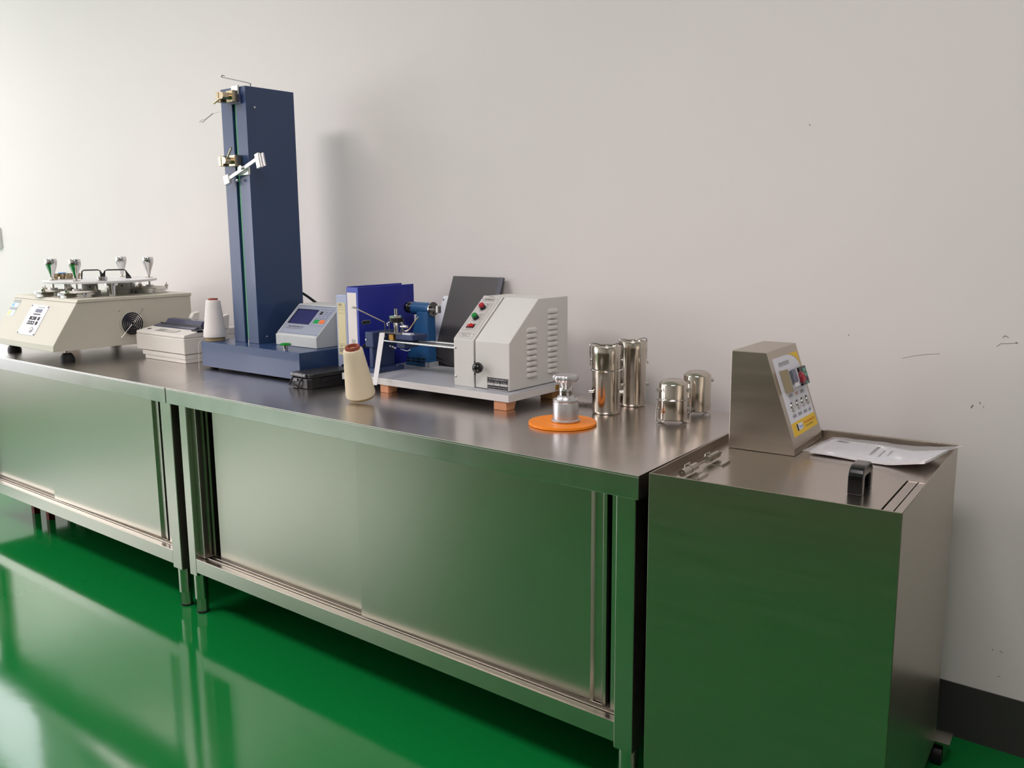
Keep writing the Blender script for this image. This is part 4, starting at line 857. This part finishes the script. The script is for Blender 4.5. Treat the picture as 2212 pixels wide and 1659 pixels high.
lev = MB().plate([(0.566, 0.438, 0.979), (0.699, 0.2780, 0.842), (0.713, 0.2840, 0.842), (0.584, 0.444, 0.979)], 0.003).build('white_lever', 'white_plate', cr, bevel=0.0008)

# blue tapered post with a turning head, standing at the back of the board
tp = thing('blue_stand', 'blue tapered post with round head and black ball knob behind the guide rods', 'stand', (0.556, 0.637, WZ1))
def frustum(q0, z0, q1, z1): return MB()._add([(q0[0], q0[2], z0), (q0[1], q0[2], z0), (q0[1], q0[3], z0), (q0[0], q0[3], z0), (q1[0], q1[2], z1), (q1[1], q1[2], z1), (q1[1], q1[3], z1), (q1[0], q1[3], z1)],
    [(3,2,1,0), (4,5,6,7), (0,1,5,4), (1,2,6,5), (2,3,7,6), (3,0,4,7)], False)
frustum((0.500, 0.611, 0.615, 0.659), WZ1+0.0005, (0.560, 0.612, 0.617, 0.655), 1.034).build('post', 'blue_post', tp, bevel=0.004, seg=3)
for q in range(4):
    x_ = 0.508+q*0.024; MB().box(x_, x_+0.018, 0.6146, 0.6160, WZ1+0.012, WZ1+0.018).box(x_, x_+0.018, 0.6146, 0.6160, WZ1+0.022, WZ1+0.028).build('vent_slot', 'inside_dark', tp)
hd = MB().rod((0.528, 0.640, 1.043), (0.612, 0.640, 1.043), 0.0215, 32).build('turning_head', 'blue_post', tp)
MB().rod((0.5265, 0.640, 1.043), (0.5285, 0.640, 1.043), 0.0225, 32).build('end_ring', 'chrome', hd)
MB().rod((0.612, 0.640, 1.043), (0.617, 0.640, 1.043), 0.0245, 32).build('end_plate', 'chrome', hd)
for a_ in (0.5, 2.6, 4.7): MB().rod((0.617, 0.640+0.013*math.cos(a_), 1.043+0.013*math.sin(a_)), (0.6178, 0.640+0.013*math.cos(a_), 1.043+0.013*math.sin(a_)), 0.0042, 10).build('plate_hole', 'inside_dark', hd)
MB().rod((0.617, 0.640, 1.041), (0.640, 0.640, 1.041), 0.0048, 12).build('spindle', 'chrome', hd)
MB().box(0.634, 0.646, 0.632, 0.648, 1.031, 1.056).build('spindle_clip', 'chrome', hd, bevel=0.002)
MB().rod((0.516, 0.640, 1.044), (0.529, 0.640, 1.043), 0.0045, 12).build('knob_stem', 'chrome', hd)
MB().sphere((0.502, 0.640, 1.044), 0.0200, 28).build('ball_knob', 'black_gloss', hd, label='black ball knob')
MB().box(0.6115, 0.6145, 0.612, 0.662, WZ1+0.0003, WZ1+0.016).box(0.600, 0.6145, 0.6115, 0.6145, WZ1+0.0003, WZ1+0.016).build('foot_bracket', 'galvanised', tp)

# dark winding board leaning on the wall, with its galvanised side bracket
def lean(x, k, off=0.0):                            # k 0 at the bench, 1 at the top edge
    return V((x, 0.6735+0.1375*k-off*0.93, H+0.001+0.3435*k+off*0.37))
lp = thing('winding_board', 'dark grey board leaning on the wall behind the winder', 'board', (0.67, 0.68, H))
MB().plate([lean(0.560, 0, .006), lean(0.790, 0, .006), lean(0.790, 1, .006), lean(0.560, 1, .006)], 0.008).build('panel', 'black_panel', lp, bevel=0.0008)
MB().plate([lean(0.772, 0, .0065), lean(0.791, 0, .0065), lean(0.791, 1, .0065), lean(0.772, 1, .0065)], 0.001).build('edge_strip', 'timer_dark', lp)
MB().plate([lean(0.530, 0.34, .004), lean(0.560, 0.34, .004), lean(0.560, 0.80, .004), lean(0.535, 0.80, .004)], 0.002).build('bracket', 'galvanised', lp)
for k in (0.38, 0.76): MB().rod(lean(0.540, k, .004), lean(0.540, k, .0046), 0.003, 10).build('bracket_hole', 'print_dark', lp)
wc = MB().tube([(0.590, 0.669, 0.880), (0.64, 0.667, 0.866), (0.70, 0.667, 0.8535), (0.80, 0.669, 0.8505), (0.90, 0.676, 0.840), (0.90, 0.690, 0.806)], 0.0042, 8, round_=6).build('winder_cord', 'cord_black', None, origin=V((0.90, 0.69, H)))
tag(wc, 'black cord trailing behind the winder board below the dark panel', 'cord')

# ------------------------------------------------------------------ steel beakers
def can(label, x, y, r, h, flip, face, nm='steel_canister', bail='ring'):
    t = thing(nm, label, 'canister', (x, y, H), group='steel test canisters')
    T_ = Matrix.Translation((x, y, 0)); z0 = H+0.0005
    f = V((math.cos(face), math.sin(face), 0)); s = V((-f.y, f.x, 0)); P = lambda a, b_, z: V((x, y, 0)) + s*a + f*b_ + V((0, 0, z))
    if not flip:
        MB().lathe([(r*0.90, z0), (r*0.97, z0+0.003), (r, z0+0.008), (r, z0+h-0.020)], 48, T_).build('vessel', 'can_steel', t)
        MB().lathe([(r*1.035, z0+h-0.022), (r*1.035, z0+h-0.004), (r*0.99, z0+h), (r*0.80, z0+h+0.001), (r*0.78, z0+h-0.002), (1e-6, z0+h-0.002)], 48, T_).build('lid', 'can_steel', t)
        zb = z0+h-0.050
        for sg in (-1, 1):
            MB().plate([P(sg*r*1.01, -0.006, zb-0.02), P(sg*r*1.01, 0.006, zb-0.02), P(sg*r*1.01, 0.006, zb+0.018), P(sg*r*1.01, -0.006, zb+0.018)], 0.002).build('lug', 'steel_leg', t)
            MB().rod(P(sg*(r-0.002), 0, zb+0.012), P(sg*(r+0.006), 0, zb+0.012), 0.0035, 12).build('lug_pin', 'chrome', t)
        top = z0+h
        MB().tube([P(-r-0.005, 0.002, zb-0.005), P(-r-0.006, 0.002, top-0.004), P(-r-0.002, 0.002, top+0.006), P(-r*0.70, 0.002, top+0.0065), P(-r*0.35, 0.002, top+0.0025), P(r*0.35, 0.002, top+0.0025), P(r*0.70, 0.002, top+0.0065),
                   P(r+0.002, 0.002, top+0.006), P(r+0.006, 0.002, top-0.004), P(r+0.005, 0.002, zb-0.005)], 0.0017, 8, round_=3).build('bail_wire', 'chrome', t)
        for sg in (-1, 1): MB().rod(P(sg*(r-0.004), 0.012, z0+h*0.33), P(sg*(r+0.008), 0.012, z0+h*0.33), 0.0052, 14).build('stud', 'steel_leg', t)
        if bail == 'ring':
            pts = [P(math.cos(a_)*(r+0.0055), math.sin(a_)*(r+0.003), zb-0.012-0.004*math.sin(a_)) for a_ in [PI*i/14 for i in range(15)]]
            MB().tube(pts, 0.0016, 8).build('clasp_wire', 'chrome', t)
        else:
            MB().tube([P(r+0.005, 0.004, zb-0.010), P(r+0.009, 0.006, zb-0.016), P(r+0.004, 0.012, zb-0.018)], 0.0016, 8).build('clasp_wire', 'chrome', t)
    else:
        zc = z0+0.010
        MB().lathe([(r, zc+0.016), (r, zc+h-0.011), (r*0.965, zc+h-0.0085), (r*0.70, zc+h-0.0006), (r*0.66, zc+h), (1e-6, zc+h)], 48, T_).build('vessel', 'can_steel', t)
        MB().lathe([(r*0.95, zc), (r*1.03, zc+0.002), (r*1.03, zc+0.018), (r*1.0, zc+0.018)], 48, T_).build('lid', 'can_steel', t)
        zb = zc+0.040
        for sg in (-1, 1):
            MB().plate([P(sg*r*1.01, -0.006, zb-0.02), P(sg*r*1.01, 0.006, zb-0.02), P(sg*r*1.01, 0.006, zb+0.016), P(sg*r*1.01, -0.006, zb+0.016)], 0.002).build('lug', 'steel_leg', t)
            MB().rod(P(sg*(r-0.002), 0, zb-0.012), P(sg*(r+0.005), 0, zb-0.012), 0.0035, 12).build('lug_pin', 'chrome', t)
            MB().rod(P(sg*(r-0.004), 0.010, zc+h*0.76), P(sg*(r+0.007), 0.010, zc+h*0.76), 0.0050, 14).build('stud', 'steel_leg', t)
        MB().tube([P(-r-0.004, 0.002, zb+0.006), P(-r-0.007, 0.002, z0+0.012), P(-r-0.002, 0.002, z0+0.0018), P(-r*0.70, 0.002, z0+0.0018), P(-r*0.35, 0.002, z0+0.008), P(r*0.35, 0.002, z0+0.008), P(r*0.70, 0.002, z0+0.0018),
                   P(r+0.002, 0.002, z0+0.0018), P(r+0.007, 0.002, z0+0.012), P(r+0.004, 0.002, zb+0.006)], 0.0017, 8, round_=3).build('bail_wire', 'chrome', t)
        if bail == 'ring':
            pts = [P(math.cos(a_)*(r+0.0055), math.sin(a_)*(r+0.003), zb+0.012+0.003*math.sin(a_)) for a_ in [PI*i/14 for i in range(15)]]
            MB().tube(pts, 0.0016, 8).build('clasp_wire', 'chrome', t)
        else:
            MB().tube([P(-r-0.005, 0.004, zb+0.010), P(-r-0.009, 0.006, zb+0.014), P(-r-0.004, 0.012, zb+0.016)], 0.0016, 8).build('clasp_wire', 'chrome', t)
    return t
FV = math.atan2(-1.5521-0.5, 2.7076-1.45)
can('tall steel test canister with a clasp ring around its front', 1.392, 0.512, 0.0395, 0.187, False, FV)
can('tall steel test canister standing behind the ringed one, nearest the wall', 1.391, 0.652, 0.0390, 0.187, False, FV+0.5, bail='side')
can('short upturned steel canister with a clasp ring, front of the pair', 1.602, 0.508, 0.0375, 0.104, True, FV+0.1)
can('short upturned steel canister at the back of the pair', 1.598, 0.650, 0.0375, 0.108, True, FV+0.55, bail='side')

# ------------------------------------------------------------------ round sample cutter and its mat
MX, MY = 1.380, 0.320
mm = MB().lathe([(0.0885, H+0.0004), (0.0895, H+0.0012), (0.0895, H+0.0070), (0.0885, H+0.0078)], 72, Matrix.Translation((MX, MY, 0))).build('cutting_mat', 'mat_orange', None, origin=V((MX, MY, H)))
tag(mm, 'round orange cutting mat under the silver sample cutter', 'mat')
CX, CY, CZ = 1.387, 0.324, H+0.0082
cu = thing('sample_cutter', 'silver round fabric cutter with star knob on the orange mat', 'cutter', (CX, CY, CZ)); T_ = Matrix.Translation((CX, CY, 0))
MB().lathe([(0.0360, CZ), (0.0378, CZ+0.0015), (0.0378, CZ+0.005), (0.0350, CZ+0.0075)], 48, T_).build('flange', 'alu', cu)
MB().lathe([(0.0335, CZ+0.007), (0.0335, 0.859), (0.0330, 0.8600), (0.0335, 0.8610), (0.0335, 0.866), (0.0320, 0.8675)], 48, T_).build('barrel', 'alu', cu)
MB().lathe([(0.0255, 0.8672), (0.0250, 0.8690), (0.0195, 0.8770), (0.0175, 0.8780)], 40, T_).build('shoulder', 'alu', cu)
MB().lathe([(0.0178, 0.8775), (0.0178, 0.8860), (0.0168, 0.8865), (0.0180, 0.8872), (0.0180, 0.8960), (0.0165, 0.8980)], 10, T_).build('lock_nut', 'chrome', cu)
MB().lathe([(0.0125, 0.8975), (0.0140, 0.9030), (0.0160, 0.9130), (0.0200, 0.9150)], 32, T_).build('knob_stem', 'alu', cu)
MB().lathe([(0.0200, 0.9135), (0.0300, 0.9150), (0.0328, 0.9195), (0.0328, 0.9260), (0.0300, 0.9305), (0.0180, 0.9325), (0.0120, 0.9300), (1e-6, 0.9300)], 70, T_,
           wob=lambda a, j: 1+(0.07*math.cos(7*a) if 1 <= j <= 4 else 0)).build('star_knob', 'alu', cu, label='star shaped hand knob')
# bristle pad behind the tall canister
bp = thing('bristle_pad', 'small grey bristle pad beside the tall ringed canister', 'brush', (1.29, 0.60, H))
MB().prism([(1.240, 0.548), (1.318, 0.566), (1.305, 0.650), (1.226, 0.640)], 'z', H+0.011, H+0.015).build('pad', 'bristle', bp)
br = MB()
for i in range(18):
    for j in range(4):
        x_ = 1.242+i*0.0042-j*0.004; y_ = 0.5485+i*0.0010+j*0.022; br.rod((x_, y_, H+0.0005), (x_+0.0015, y_+0.001, H+0.011), 0.0010, 5)
br.build('bristles', 'steel_leg', bp)['kind'] = 'stuff'
